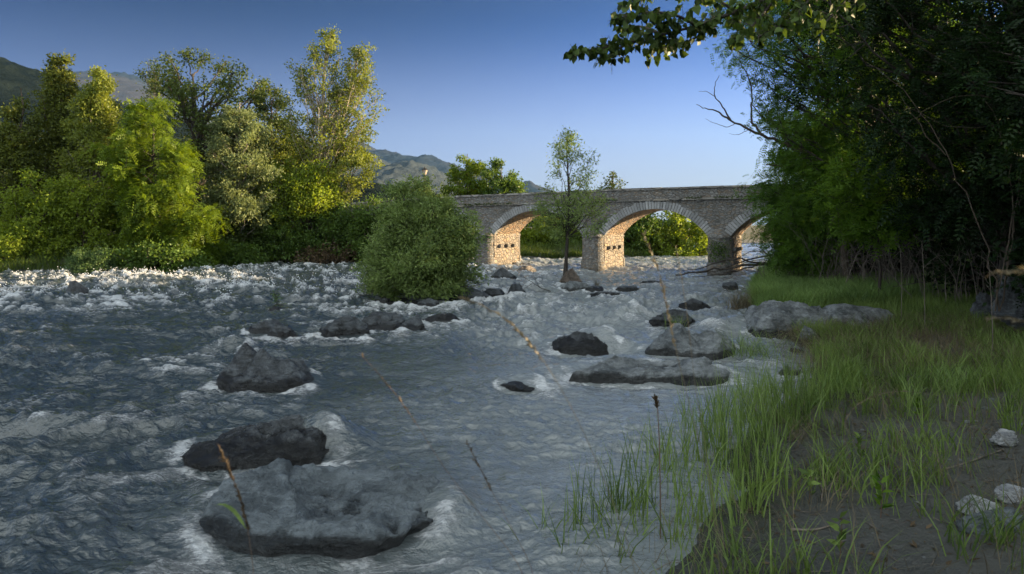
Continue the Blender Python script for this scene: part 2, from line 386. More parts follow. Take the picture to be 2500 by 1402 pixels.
shaped_rock('large pale grey two-humped boulder near the grassy bank', 1572, 1797, 872, 1.15,
            lambda s, t: .06 + .43 * np.exp(-np.abs((s + .30) / .38) ** 1.5 - ((t - .15) / .75) ** 2) + .24 * G2(s, t, .50, -.05, .42, .75) - .05 * np.exp(-((s - .06) / .05) ** 2), 'grey', seed=137, under=.02, lip=.85, amp=1.1)
shaped_rock('dark overflowed rock with water sliding over its back', 1342, 1508, 857, 1.0,
            lambda s, t: .04 + .20 * np.exp(-((s + .15) / .55) ** 2 - ((t - .1) / .8) ** 2), 'wetdark', seed=139, under=.02, lip=.85, amp=1.8)
shaped_rock('long flat wet slab below the two-humped boulder', 1378, 1768, 932, 1.05,
            lambda s, t: .13 + .03 * t + .09 * G2(s, t, -.6, .3, .3, .5) - .09 * G2(s, t, .15, .25, .4, .5) + .05 * G2(s, t, .7, .1, .25, .5), 'grey', seed=149, under=.05, lip=.93, amp=1.1, sq=3, wob=.25)
rock('small black rock nearly drowned in the calm middle water', 1212, 1325, 930, 950, 'wetdark', .7, 151)
rock('small dark rock amid the breaking foam on the left', 165, 212, 683, 728, 'dark', .8, 157, sub=4)
rock('tiny rock carrying a green sprig in the river', 656, 694, 748, 760, 'dark', .8, 163, sub=4)
shaped_rock('big pale angular block at the water edge by the bright grass', 1812, 2035, 818, 1.5,
            lambda s, t: .44 + .05 * t + .10 * G2(s, t, .25, .1, .5, .7) - .15 * smooth(-.5, -1, s), 'grey', seed=167, under=.04, lip=.92, amp=1.6, sq=3.2, wob=.2)
rock('flat-topped pale block half grown over with grass', 1995, 2195, 738, 800, 'grey', .6, 173, cuts=10, rough=.8, zb=.12, water=False, flat=.6)
rock('small rounded pale stone below the pale angular block', 1945, 2010, 795, 832, 'grey', .7, 179, zb=.05, water=False, name='stone')
rock('small grey stone at the water edge among drifted straw', 1900, 1955, 888, 916, 'grey', .7, 181, name='stone')
rock('tiny grey stone between grass stalks at the water edge', 1926, 1964, 844, 862, 'grey', .7, 191, sub=4, name='stone')
rock('white wrinkled stone lying on dark mud', 2342, 2440, 1208, 1248, 'pale', .7, 193, zb=.22, water=False, name='stone')
rock('blue-grey flat stone in front of the white wrinkled stone', 2345, 2510, 1236, 1300, 'big', .6, 197, zb=.2, water=False, name='stone')
rock('grey stone at the right edge above the white wrinkled stone', 2428, 2510, 1182, 1212, 'pale', .7, 199, zb=.25, water=False, name='stone')
rock('small chalk-white stone on the mud near grass', 2422, 2478, 1046, 1072, 'pale', .6, 211, zb=.27, water=False, name='stone', rough=1.5)
rock('dark rock in the shadow at the right edge of the bank', 2430, 2540, 668, 760, 'dark', .8, 223, zb=.75, water=False)
rock('grey rock on the dark slope under the trees', 2372, 2452, 712, 762, 'dark', .8, 227, zb=.55, water=False)
rock('half-buried grey rock in the undergrowth at the trees', 2090, 2135, 648, 676, 'dark', .8, 229, zb=.5, water=False, sub=4)

# ------------------------------------------------------------------ river
na, nr = 1150, 1150
th = np.linspace(R(-62), R(62), na); rr = 2.2 * np.exp(np.linspace(0, math.log(150 / 2.2), nr))
TH, RR = np.meshgrid(th, rr)
X = RR * np.sin(TH); Y = RR * np.cos(TH)
def river_surface(X, Y):
    far_left = smooth(16.5, 23, Y) * smooth(5, -5, X)
    right = smooth(15, 21, Y) * smooth(-6, 2, X)
    mid = np.exp(-(((X - .2) / 4.2) ** 2 + ((Y - 16.5) / 3.6) ** 2))
    left = .40 * smooth(-1.5, -4.5, X) * (1 - far_left)
    Rp = np.clip(.88 * far_left + .50 * right + .66 * mid + left, 0, 1.05)
    Rp *= smooth(70, 50, Y) * .6 + .4
    A = .03 + .46 * Rp
    wx = X + .8 * perlin(X * .35, Y * .35, 8.1); wy = Y + .8 * perlin(X * .35, Y * .35, 18.1)
    n1 = ridged(wx * .42, wy * .70, 1.5, 1); n2 = ridged(wx * 1.15, wy * 1.7, 5.5, 2); n3 = fbm(wx * 3.2, wy * 4.2, 9.5, 3)
    n4 = ridged(wx * 4.4, wy * 5.8, 2.5, 2)
    hn = .46 * n1 + .34 * n2 + .12 * n3 + .14 * n4
    h = A * (hn - .55) * 1.5
    sw = .22 + .95 * smooth(-.4, .4, perlin(X * .30, Y * .42, 31.) + .35 * smooth(-3, 1, X))
    rx_ = wx + .35 * wy
    h = h + sw * (.034 * fbm(rx_ * .9, wy * 1.5, 4.4, 3) + .060 * (ridged(rx_ * 1.9, wy * 3.2, 7.7, 2) - .5) + .022 * (ridged(rx_ * 4.6, wy * 7.0, 17.7, 2) - .5))
    st = fbm(wx * .9 + .3 * Y, wy * .28, 3.3, 3)
    foam = smooth(.64, 1.0, hn + .26 * n3) * (.05 + .95 * Rp) * smooth(.12, .5, Rp)
    foam = foam + .30 * smooth(.28, .8, st + .2 * n3) * Rp + .14 * Rp + .05
    for (cx, cy, rx, ry, zt) in ROCKS:
        m = (np.abs(X - cx) < rx * 5 + 1) & (np.abs(Y - cy) < ry * 7 + 1)
        qx = (X[m] - cx) / rx; qy = (Y[m] - cy) / ry; d = np.hypot(qx, qy) + 1e-6
        s = min(rx, .8)
        up = np.clip(qy / d, -1, 1)
        damp = 1 - .75 * np.exp(-(np.maximum(d - .9, 0) / .5) ** 2)
        hm = h[m] * damp
        hm += .15 * s * smooth(-.2, .7, up) * np.exp(-((d - 1.05) / .34) ** 2)
        hm -= .16 * s * smooth(.1, -.8, up) * np.exp(-((d - 1.25) / .45) ** 2)
        wake = np.exp(-((np.abs(qx) - .85 - .12 * np.maximum(-qy, 0)) / .35) ** 2) * smooth(.6, -.6, qy) * np.exp(-np.maximum(-qy - 1, 0) / 2.2)
        n = n2[m]
        hm += .05 * s * wake * (n + .3)
        h[m] = hm
        k = .75 + .3 * smooth(8, 16, cy)
        tail = np.exp(-(qx / 1.0) ** 2) * smooth(-.8, -1.3, qy) * np.exp(-np.maximum(-qy - 1.2, 0) / 1.6)
        foam[m] = foam[m] + k * (.85 * np.exp(-((d - 1.07) / .14) ** 2) * np.clip(n3[m] * 2.0 + .25, 0, 1.2) + .8 * wake * smooth(.35, .8, n) + .65 * tail * smooth(.3, .75, n2[m]))
    # single features: swells poured over drowned rocks, the breaking hole at the left edge
    for (px, py, rx, ry, hh, fo) in ((800, 1075, .36, .26, .24, .06), (1098, 1262, .22, .40, .14, .1), (1470, 838, .60, .45, .24, .1), (1545, 775, .85, .5, .22, .2), (1560, 745, 1.0, .6, .25, .3), (1700, 742, .8, .5, .2, .2), (1770, 800, .8, .6, .2, .2),
                                     (570, 850, .45, .30, .22, .9), (60, 1040, .85, .22, .20, 1.0), (400, 890, 1.2, .4, .10, .8), (1290, 938, .5, .25, .10, .2), (690, 905, .1, .1, 0, 0), (120, 745, 2.0, .8, .25, .6), (330, 690, 3, 1.2, .22, .5), (620, 670, 3, 1.5, .2, .3), (850, 1120, .38, .16, .03, .8), (1090, 1310, .15, .2, .02, .3)):
        cy = yof(py); cx = (px - CX) / F * cy
        e = np.exp(-((X - cx) / rx) ** 2 - ((Y - cy) / ry) ** 2)
        h = h + hh * e * (1 + .25 * (n2 - .5))
        h = h - .35 * hh * np.exp(-((X - cx) / (rx * 1.3)) ** 2 - ((Y - cy + ry * 1.7) / ry) ** 2)
        foam = foam + fo * np.exp(-((X - cx) / rx) ** 2 - ((Y - cy + ry * .5) / ry) ** 2) * smooth(.45, .95, .6 * n2 + .5 * n4 + .45 * n3)
    ff = np.clip(foam, 0, 1)
    h = h + ff * (.035 * Rp + .012) * (ridged(wx * 7.5, wy * 8.5, 6.1, 3) - .45) + ff * Rp * .015 * np.maximum(perlin(wx * 14, wy * 14, 1.1), 0)
    edge = smooth(0, .8, np.minimum(np.interp(Y, XSp[:, 0], XSp[:, 1]) - X, np.interp(X, YLp[:, 0], YLp[:, 1]) - Y) + .3)
    return h * (.12 + .88 * edge), np.clip(foam, 0, 1.3) * (.3 + .7 * edge)
Hh, Foam = river_surface(X, Y)
M = Mat('river_water'); co = M.co((1, 1.25, 1))
fo = M.attr('foam')
w1 = M.noise(co, 2.2, 3, .5, .8); w2 = M.noise(co, 6.5, 4, .55, .9); w3 = M.noise(co, 22, 4, .6, .6); w4 = M.noise(co, 70, 3, .6)
cl_ = M.co((.55, 1.3, 1)); lace = M.noise(cl_, 8, 8, .72, 1.4); lace2 = M.noise(cl_, 28, 5, .7, .9)
lc = M.math('ADD', M.math('MULTIPLY', lace, .65), M.math('MULTIPLY', lace2, .35))
ffac = M.ramp(M.math('ADD', fo, M.math('MULTIPLY', M.math('SUBTRACT', lc, .5), 2.8)), .26, 1.15)
ffac = M.math('MULTIPLY', ffac, M.ramp(fo, .02, .22, 0, .86))
gp = M.n('ShaderNodeNewGeometry'); sp_ = M.n('ShaderNodeSeparateXYZ'); M.L.new(gp.outputs['Position'], sp_.inputs[0])
glare_fac = M.ramp(M.math('ADD', sp_.outputs[0], M.math('MULTIPLY_ADD', M.noise(co, .35, 3), 4.0, -2.0)), -3.6, 1.6)    # painted glare: water colour darkened leftward, brightened rightward
silt_glare = M.mix(glare_fac, (.030, .043, .048), (.180, .202, .208))
veil = M.ramp(M.noise(M.co((.7, 1.0, 1)), 3.2, 7, .66, 2.2), .45, .70, 0, .42); veil = M.math('MULTIPLY', veil, M.ramp(lace, .36, .62, .15, 1.0)); veil = M.math('MULTIPLY', veil, M.ramp(M.noise(co, .55, 3, .5, 1.0), .42, .62, .12, 1.0)); veil = M.math('MULTIPLY', veil, M.math('MULTIPLY_ADD', glare_fac, .85, .45))  # bubble veil, strengthened rightward along with the painted glare
silt_glare = M.mix(veil, silt_glare, (.40, .43, .45))
fcol = M.mix(M.ramp(lace2, .38, .62), (.40, .43, .46), (.74, .76, .78))
c = M.mix(ffac, silt_glare, fcol)
hh = M.math('ADD', M.math('ADD', M.math('MULTIPLY', w1, 1.0), M.math('MULTIPLY', w2, .7)), M.math('ADD', M.math('MULTIPLY', w3, .26), M.math('MULTIPLY', M.math('MULTIPLY', lace2, ffac), .6)))
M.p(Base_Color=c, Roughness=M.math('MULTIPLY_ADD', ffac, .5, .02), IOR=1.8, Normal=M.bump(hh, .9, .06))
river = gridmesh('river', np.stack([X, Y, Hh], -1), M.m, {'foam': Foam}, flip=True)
tag(river, kind='structure')
# spray thrown up by the rapids: drops hanging over the whitest crests
rng = np.random.RandomState(5)
cand = np.argwhere((Foam > .8) & (Y > 22) & (Y < 36) & (X < -3))
sel = cand[rng.choice(len(cand), min(4500, len(cand)), replace=False)]
px_, py_, pz_ = X[sel[:, 0], sel[:, 1]], Y[sel[:, 0], sel[:, 1]], Hh[sel[:, 0], sel[:, 1]]
cl = smooth(.15, .6, perlin(px_ * .9, py_ * .9, 77.0))
lift = rng.exponential(.05, len(sel)) + cl * rng.exponential(.09, len(sel))
cen = np.stack([px_ + rng.normal(0, .06, len(sel)), py_ + rng.normal(0, .06, len(sel)), pz_ + lift], 1)
sz = rng.uniform(.008, .022, len(sel))
oct_ = np.array([(1, 0, 0), (0, 1, 0), (-1, 0, 0), (0, -1, 0), (0, 0, 1.3), (0, 0, -1.3)], float)
V = (cen[:, None] + oct_[None] * sz[:, None, None]).reshape(-1, 3)
tri = np.array([(0, 1, 4), (1, 2, 4), (2, 3, 4), (3, 0, 4), (1, 0, 5), (2, 1, 5), (3, 2, 5), (0, 3, 5)])
T = (np.arange(len(sel))[:, None, None] * 6 + tri[None]).reshape(-1, 3)
M = Mat('spray'); M.p(Base_Color=(.75, .78, .8), Roughness=.3)
tag(mesh('spray', V, T.tolist(), M.m, smooth_=True), kind='stuff')

# ------------------------------------------------------------------ hills
def hill(name, prof, Yd, depth, mat, rough, seed, nx=420, ny=70):
    xs = np.linspace(prof[0][0], prof[-1][0], nx)
    pz = np.interp(xs, [p[0] for p in prof], [p[1] for p in prof])
    ridge = (HY - pz) / F * Yd + CAMH
    v = np.linspace(0, 1.6, ny)
    XX = (xs - CX) / F * Yd
    U, V_ = np.meshgrid(XX, v)
    shape = np.where(V_ < 1, np.sin(np.clip(V_, 0, 1) * math.pi / 2) ** .9, 1 - (V_ - 1) ** 2 * 1.2)
    Yy = Yd - depth + V_ * depth
    sc = 1 / depth
    spur = fbm(U * sc * 2.2 + seed, Yy * sc * .9, seed, 4)
    Z = np.maximum(ridge, 2)[None] * shape * (1 + .35 * spur * (1 - np.clip(V_, 0, 1)) * np.clip(V_ * 3, 0, 1))
    Z = Z + rough * fbm(U / (rough * 3), Yy / (rough * 3), seed + 2., 3) * np.clip(V_ * 4, 0, 1) - 4
    o = gridmesh(name, np.stack([U, Yy, Z], -1), mat)
    return tag(o, kind='structure')
def hill_mat(name, a, b, sc, bare=None):
    M = Mat(name); co = M.co()
    n = M.noise(co, sc, 8, .7); m = M.noise(co, sc * .06, 4)
    c = M.mix(M.ramp(n, .35, .65), a, b)
    c = M.mix(M.ramp(m, .5, .62), c, tuple(x * 1.5 for x in b))
    if bare: c = M.mix(M.ramp(m, .45, .55), c, bare)
    M.b.inputs['Specular IOR Level'].default_value = 0
    return M.p(Base_Color=c, Roughness=1, Normal=M.bump(n, 1.0, 12))
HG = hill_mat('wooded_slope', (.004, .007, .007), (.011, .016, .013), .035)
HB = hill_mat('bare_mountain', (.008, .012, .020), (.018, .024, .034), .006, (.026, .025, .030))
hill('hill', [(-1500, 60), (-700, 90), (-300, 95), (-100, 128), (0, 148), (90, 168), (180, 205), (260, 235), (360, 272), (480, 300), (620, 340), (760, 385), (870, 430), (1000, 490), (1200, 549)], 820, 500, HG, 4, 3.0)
HM = hill_mat('hazy_wooded_slope', (.026, .033, .038), (.046, .055, .058), .02)  # paler and bluer than the near slope: distance haze put into the colour
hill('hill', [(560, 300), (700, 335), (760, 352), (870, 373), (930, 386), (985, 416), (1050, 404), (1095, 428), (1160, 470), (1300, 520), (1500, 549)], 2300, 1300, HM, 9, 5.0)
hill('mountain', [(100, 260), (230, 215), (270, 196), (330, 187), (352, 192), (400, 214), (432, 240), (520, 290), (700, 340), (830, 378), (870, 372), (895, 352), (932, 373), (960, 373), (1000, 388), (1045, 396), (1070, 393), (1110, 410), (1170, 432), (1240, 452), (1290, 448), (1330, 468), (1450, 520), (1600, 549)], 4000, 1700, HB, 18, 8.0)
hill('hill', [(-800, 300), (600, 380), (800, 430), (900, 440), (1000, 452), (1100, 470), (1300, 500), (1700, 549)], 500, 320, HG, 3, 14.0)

# ------------------------------------------------------------------ bridge
D = 3.1
ROT = -28
B0 = (5.4, 36.0, 0)
ax, ay = math.cos(R(28)), -math.sin(R(28))
bridge = empty('stone_bridge', 'old rubble stone arch bridge crossing the river', 'bridge', B0, R(ROT))
ARCH = [(-13.95, -8.47), (-7.27, -1.79), (-.55, 4.84), (5.93, 11.35)]
ZS, ZC = 1.88, 3.24
PTu, PTz = [-40, -24, -18.2, -9.4, 0, 5, 12, 40], [3.3, 3.7, 3.87, 4.16, 4.30, 4.34, 4.34, 4.3]
def ztop(u): return np.interp(u, PTu, PTz)
def zstr(u): return ztop(u) - .67
def arch_z(u, a):
    c = (a[0] + a[1]) / 2; hw = (a[1] - a[0]) / 2; rise = ZC - ZS; Rr = (hw * hw + rise * rise) / (2 * rise)
    return ZS + np.sqrt(np.maximum(Rr * Rr - (u - c) ** 2, 0)) - (Rr - rise)
def stone_mat(name, a, b, warm, sx, sz, mortar=(.15, .145, .135), wetz=.35):
    M = Mat(name)
    co0 = M.co(); tc = M.co((1, 1, 1))
    nz = M.n('ShaderNodeTexNoise'); M.L.new(co0, nz.inputs['Vector']); nz.inputs['Scale'].default_value = 2.5; nz.inputs['Detail'].default_value = 2
    ad = M.n('ShaderNodeVectorMath'); ad.operation = 'MULTIPLY_ADD'; M.L.new(nz.outputs['Color'], ad.inputs[0]); ad.inputs[1].default_value = (.16, .16, .10); M.L.new(tc, ad.inputs[2])
    mp = M.n('ShaderNodeMapping'); M.L.new(ad.outputs[0], mp.inputs[0]); mp.inputs['Scale'].default_value = (sx, sx, sz)
    vo = M.n('ShaderNodeTexVoronoi'); vo.feature = 'F1'; M.L.new(mp.outputs[0], vo.inputs['Vector']); vo.inputs['Scale'].default_value = 1
    ve = M.n('ShaderNodeTexVoronoi'); ve.feature = 'DISTANCE_TO_EDGE'; M.L.new(mp.outputs[0], ve.inputs['Vector']); ve.inputs['Scale'].default_value = 1
    sp = M.n('ShaderNodeSeparateColor'); M.L.new(vo.outputs['Color'], sp.inputs[0])
    c = M.mix(sp.outputs[0], a, b)
    c = M.mix(M.ramp(sp.outputs[1], .55, .95), c, warm)
    n2 = M.noise(co0, 9, 6, .65); n3 = M.noise(co0, .8, 5, .6)
    c = M.mix(M.ramp(n2, .4, .75, 0, .5), c, tuple(x * .5 for x in a))
    c = M.mix(M.ramp(ve.outputs['Distance'], .10, .02), c, mortar)
    c = M.mix(M.ramp(n3, .52, .70, 0, .55), c, (.055, .055, .045))     # damp and lichen stains
    geo = M.n('ShaderNodeNewGeometry'); sep = M.n('ShaderNodeSeparateXYZ'); M.L.new(geo.outputs['Position'], sep.inputs[0])
    c = M.mix(M.ramp(M.math('ADD', sep.outputs[2], M.math('MULTIPLY', n3, .3)), wetz, wetz - .2, 0, .55), c, (.04, .038, .034))
    h = M.math('ADD', M.ramp(ve.outputs['Distance'], 0, .16), M.math('MULTIPLY', n2, .5))
    return M.p(Base_Color=c, Roughness=.9, Normal=M.bump(h, 1.0, .06))
ST_R = stone_mat('rubble_stone', (.16, .16, .155), (.285, .28, .27), (.24, .19, .14), 5.8, 14.5)
ST_P = stone_mat('pier_stone', (.155, .130, .105), (.265, .220, .175), (.26, .19, .125), 2.9, 5.5)
ST_V = stone_mat('vault_stone', (.22, .155, .10), (.36, .255, .165), (.36, .22, .125), 3.2, 6, wetz=-3)  # tan rubble, warmed to paint in sunlight bounced off the water
M = Mat('voussoir_stone'); co = M.co(); gi = M.n('ShaderNodeNewGeometry')
n2 = M.noise(co, 9, 6, .65); n3 = M.noise(co, 1.1, 5, .6)
c = M.mix(gi.outputs['Random Per Island'], (.20, .205, .21), (.34, .345, .35))
c = M.mix(M.ramp(n2, .45, .75, 0, .5), c, (.16, .16, .15)); c = M.mix(M.ramp(n3, .55, .72, 0, .5), c, (.07, .07, .06))
ST_A = M.p(Base_Color=c, Roughness=.9, Normal=M.bump(n2, .8, .04))
ST_C = stone_mat('coping_stone', (.20, .19, .175), (.32, .31, .29), (.28, .25, .21), 1.2, 6, wetz=-3)
us = sorted(set(np.round(np.concatenate([np.linspace(-24, 22, 93)] + [np.linspace(a[0], a[1], 41) for a in ARCH]), 4)))
def bottom(u):
    for a in ARCH:
        if a[0] - 1e-4 <= u <= a[1] + 1e-4: return float(arch_z(u, a))
    return ZS if -13.95 < u < 11.35 else -1.0
V, Fc = [], []
for u0, u1 in zip(us[:-1], us[1:]):
    um = (u0 + u1) / 2
    ina = any(a[0] < um < a[1] for a in ARCH)
    b0, b1 = (bottom(u0), bottom(u1)) if ina else (bottom(um), bottom(um))
    t0, t1 = zstr(u0), zstr(u1)
    for y, fl in ((0, 1), (D, -1)):
        nz_ = 6
        for j in range(nz_):
            f0, f1 = j / nz_, (j + 1) / nz_
            i = len(V); V += [(u0, y, b0 + (t0 - b0) * f0), (u1, y, b1 + (t1 - b1) * f0), (u1, y, b1 + (t1 - b1) * f1), (u0, y, b0 + (t0 - b0) * f1)]
            Fc.append((i, i + 1, i + 2, i + 3)[::fl])
    i = len(V); V += [(u0, 0, t0), (u1, 0, t1), (u1, D, t1), (u0, D, t0)]; Fc.append((i, i + 1, i + 2, i + 3))
for u_, fl in ((11.35, 1), (-13.95, -1)):
    i = len(V); V += [(u_, 0, -1), (u_, D, -1), (u_, D, ZS), (u_, 0, ZS)]; Fc.append((i, i + 1, i + 2, i + 3)[::-fl])
mesh('spandrel_wall', V, Fc, ST_R, bridge)
for a in ARCH:
    uu = np.linspace(a[0], a[1], 49); zz = arch_z(uu, a)
    ww = np.linspace(0, D, 9)
    Pp = np.stack([np.broadcast_to(uu[:, None], (49, 9)), np.broadcast_to(ww[None], (49, 9)), np.broadcast_to(zz[:, None], (49, 9))], -1)
    gridmesh('arch_vault', Pp, ST_V, parent=bridge)
    c = (a[0] + a[1]) / 2; hw = (a[1] - a[0]) / 2; rise = ZC - ZS; Rr = (hw * hw + rise * rise) / (2 * rise); zc = ZC - Rr
    al = math.asin(hw / Rr); n = 44; rg = random.Random(int(a[0] * 10))
    V, Fc = [], []
    for k in range(n):
        t0, t1 = -al + 2 * al * (k + .10) / n, -al + 2 * al * (k + .90) / n
        ro = Rr + .40 + rg.uniform(-.05, .05); ri = Rr - .012; y0 = -.03 - rg.uniform(0, .025); y1 = .25
        i = len(V)
        for y in (y0, y1):
            for (t, r_) in ((t0, ri), (t1, ri), (t1, ro), (t0, ro)): V.append((c + r_ * math.sin(t), y, zc + r_ * math.cos(t)))
        Fc += [(i, i + 1, i + 2, i + 3), (i + 7, i + 6, i + 5, i + 4), (i, i + 4, i + 5, i + 1), (i + 1, i + 5, i + 6, i + 2), (i + 2, i + 6, i + 7, i + 3), (i + 3, i + 7, i + 4, i)]
    mesh('arch_ring', V, Fc, ST_A, bridge)
def rough_block(name, x0, x1, y0, y1, z0, z1, mat, parent, amp=.035, seed=0, res=.09):
    bm = bmesh.new(); bmesh.ops.create_cube(bm, size=1)
    n = 14
    bmesh.ops.subdivide_edges(bm, edges=bm.edges[:], cuts=n, use_grid_fill=True)
    V = np.array([v.co[:] for v in bm.verts]); Fc = [[v.index for v in f.verts] for f in bm.faces]; bm.free()
    S = np.array([x1 - x0, y1 - y0, z1 - z0]); P_ = (V + .5) * S + (x0, y0, z0)
    cell = fbm(P_[:, 0] * 2.2 + seed, P_[:, 1] * 2.2, P_[:, 2] * 3.4, 3)
    nrm = np.sign(V) * (np.abs(V) > .499)
    P_ = P_ + nrm * (amp * (cell[:, None]))
    return mesh(name, P_, Fc, mat, parent)
PIER = [(-8.47, -7.27), (-1.79, -.55), (4.84, 5.93)]
for ip, (u0, u1) in enumerate(PIER):
    p = rough_block('pier', u0, u1, .004, D - .004, -1, ZS, ST_P, bridge, .03, ip * 3.)
    uc, hw = (u0 + u1) / 2, (u1 - u0) / 2
    for side, y0 in ((-1, 0), (1, D)):
        V, Fc = [], []
        k = 13
        lev = [(-1.0, 1.06), (.5, 1.06), (.52, .96), (1.0, .95), (1.5, .94), (1.74, .95), (1.76, 1.0), (1.82, 1.0), (1.95, .86), (2.08, .62), (2.17, .34), (2.22, .03)]
        for (z, s) in lev:
            for j in range(k):
                t = math.pi * j / (k - 1)
                jit = .02 * math.sin(17 * z + 5 * j)
                V.append((uc - hw * min(s, 1.0) * math.cos(t) * (1 if s <= 1 else 1.05), y0 + side * (.62 * s * math.sin(t) ** .8 + jit * math.sin(t)), z))
        for i in range(len(lev) - 1):
            for j in range(k - 1):
                q = (i * k + j, i * k + j + 1, (i + 1) * k + j + 1, (i + 1) * k + j)
                Fc.append(q if side < 0 else q[::-1])
        mesh('cutwater', V, Fc, ST_R, p)
    for k in range(3):
        w = .45 + k * .85
        boxes('corbel', [(u1 - .1, u1 + .17, w, w + .38, 1.10, 1.28)], BARK['dark'] if False else ST_R, p, .02)
        boxes('corbel', [(u0 - .17, u0 + .1, w, w + .38, 1.10, 1.28)], ST_R, p, .02)
def strip(name, y0, y1, zb, zt_, mat, step=.5, u0=-24, u1=22, gap=0.0, seed=1):
    rg = random.Random(seed); bm = bmesh.new(); u = u0
    while u < u1:
        s = step * rg.uniform(.7, 1.3); e = min(u + s, u1); dz = rg.uniform(-.012, .012); dy = rg.uniform(-.012, .012)
        v = [bm.verts.new(c_) for c_ in ((u, y0 + dy, zb(u)), (e - gap, y0 + dy, zb(e)), (e - gap, y1 - dy, zb(e)), (u, y1 - dy, zb(u)), (u, y0 + dy, zt_(u) + dz), (e - gap, y0 + dy, zt_(e) + dz), (e - gap, y1 - dy, zt_(e) + dz), (u, y1 - dy, zt_(u) + dz))]
        for f in ((0, 3, 2, 1), (4, 5, 6, 7), (0, 1, 5, 4), (1, 2, 6, 5), (2, 3, 7, 6), (3, 0, 4, 7)): bm.faces.new([v[i] for i in f])
        u = e
    me = bpy.data.meshes.new(name); bm.to_mesh(me); bm.free()
    return link(name, me, mat, bridge)
strip('string_course', -.09, D + .09, lambda u: zstr(u) + .003, lambda u: zstr(u) + .10, ST_C, .8, gap=.012)
for y0, y1 in ((.0, .32), (D - .32, D)):
    strip('parapet', y0, y1, lambda u: zstr(u) + .08, lambda u: ztop(u) - .10, ST_R, 1.0, seed=9)
    strip('coping', y0 - .05, y1 + .05, lambda u: ztop(u) - .10, lambda u: ztop(u), ST_C, .9, gap=.012, seed=4)
strip('roadway', .33, D - .33, lambda u: zstr(u) + .02, lambda u: zstr(u) + .13, plain('asphalt', (.05, .05, .05), .9), 2)

# lamp on the bridge
lp = at(1037, 480, 45.5)
lamp = empty('street_lamp', 'old-fashioned lantern lamp post rising behind the willow bush', 'street lamp', (lp[0], lp[1], 3.2))
IRON = plain('dark_iron', (.035, .033, .03), .5, .6)
tb = Tubes(); tb.add([(0, 0, 0), (0, 0, .5), (0, 0, .52), (0, 0, 2.55)], [.07, .06, .04, .03], 8); tb.add([(0, 0, 2.4), (.0, 0, 2.44), (0, 0, 2.5)], [.03, .06, .03], 8)
tb.build('pole', IRON, lamp)
M = Mat('lantern_glass'); M.p(Base_Color=(.75, .62, .48), Roughness=.15); M.b.inputs['Transmission Weight'].default_value = .5
def frust(name, r0, r1, z0, z1, mat, k=6):
    V = [(r * math.cos(2 * math.pi * j / k), r * math.sin(2 * math.pi * j / k), z) for r, z in ((r0, z0), (r1, z1)) for j in range(k)]
    Fc = [(j, (j + 1) % k, k + (j + 1) % k, k + j) for j in range(k)] + [tuple(range(k))[::-1], tuple(range(k, 2 * k))]
    return mesh(name, V, Fc, mat, lamp)
frust('lantern_glass', .09, .19, 2.56, 2.86, M.m)
cap = frust('lantern_cap', .22, .05, 2.862, 3.0, IRON)
tb = Tubes(); tb.add([(0, 0, 3.0), (0, 0, 3.05), (0, 0, 3.12)], [.05, .03, .005], 6); tb.build('finial', IRON, cap)

# ------------------------------------------------------------------ foliage
def unit(a): return a / (np.linalg.norm(a, axis=-1, keepdims=True) + 1e-9)
def leaf_quads(C, Dv, L, asp, rng, nrm=None, fold=.12):
    Dv = unit(Dv); r = rng.normal(size=C.shape) if nrm is None else nrm
    S = unit(np.cross(Dv, r)); Nn = np.cross(S, Dv); L = np.broadcast_to(L, (len(C),))[:, None]
    return np.stack([C, C + Dv * L * .42 + S * L * asp * .5 + Nn * L * fold, C + Dv * L, C + Dv * L * .42 - S * L * asp * .5 + Nn * L * fold], 1)
def pinnate_quads(C, Dv, L, rng, k=5):
    Dv = unit(Dv); n = len(C); Lr = np.broadcast_to(L, (n,))[:, None]
    upv = unit(rng.normal(size=(n, 3)) * .45 + np.array([0, 0, 1.])); S = unit(np.cross(Dv, upv)); Nn = np.cross(S, Dv)
    out = []
    for i in range(k):
        s = (i + .8) / (k + .3)
        base = C + Dv * Lr * s - np.array([0, 0, 1.]) * Lr * .35 * s * s
        for sg in (-1, 1):
            d = S * sg + Dv * .35 - np.array([0, 0, .25])
            out.append(leaf_quads(base, d, Lr[:, 0] * .27, .45, rng, Nn + rng.normal(size=(n, 3)) * .15, .04))
    tip = C + Dv * Lr * .97 - np.array([0, 0, 1.]) * Lr * .33
    out.append(leaf_quads(tip, Dv - np.array([0, 0, .6]), Lr[:, 0] * .27, .45, rng, Nn, .04))
    return np.stack(out, 1).reshape(-1, 4, 3), 2 * k + 1
def heart_quads(C, Dv, L, rng):
    n = len(C); Dv = unit(Dv); S = unit(np.cross(Dv, rng.normal(size=C.shape))); Nn = np.cross(S, Dv); L = np.broadcast_to(L, (n,))[:, None]
    a = []
    for sg in (-1, 1):
        a.append(np.stack([C, C - Dv * L * .02 + S * sg * L * .36 + Nn * L * .05, C + Dv * L * .34 + S * sg * L * .42 + Nn * L * .07, C + Dv * L], 1))
    return np.stack(a, 1).reshape(-1, 4, 3), 2

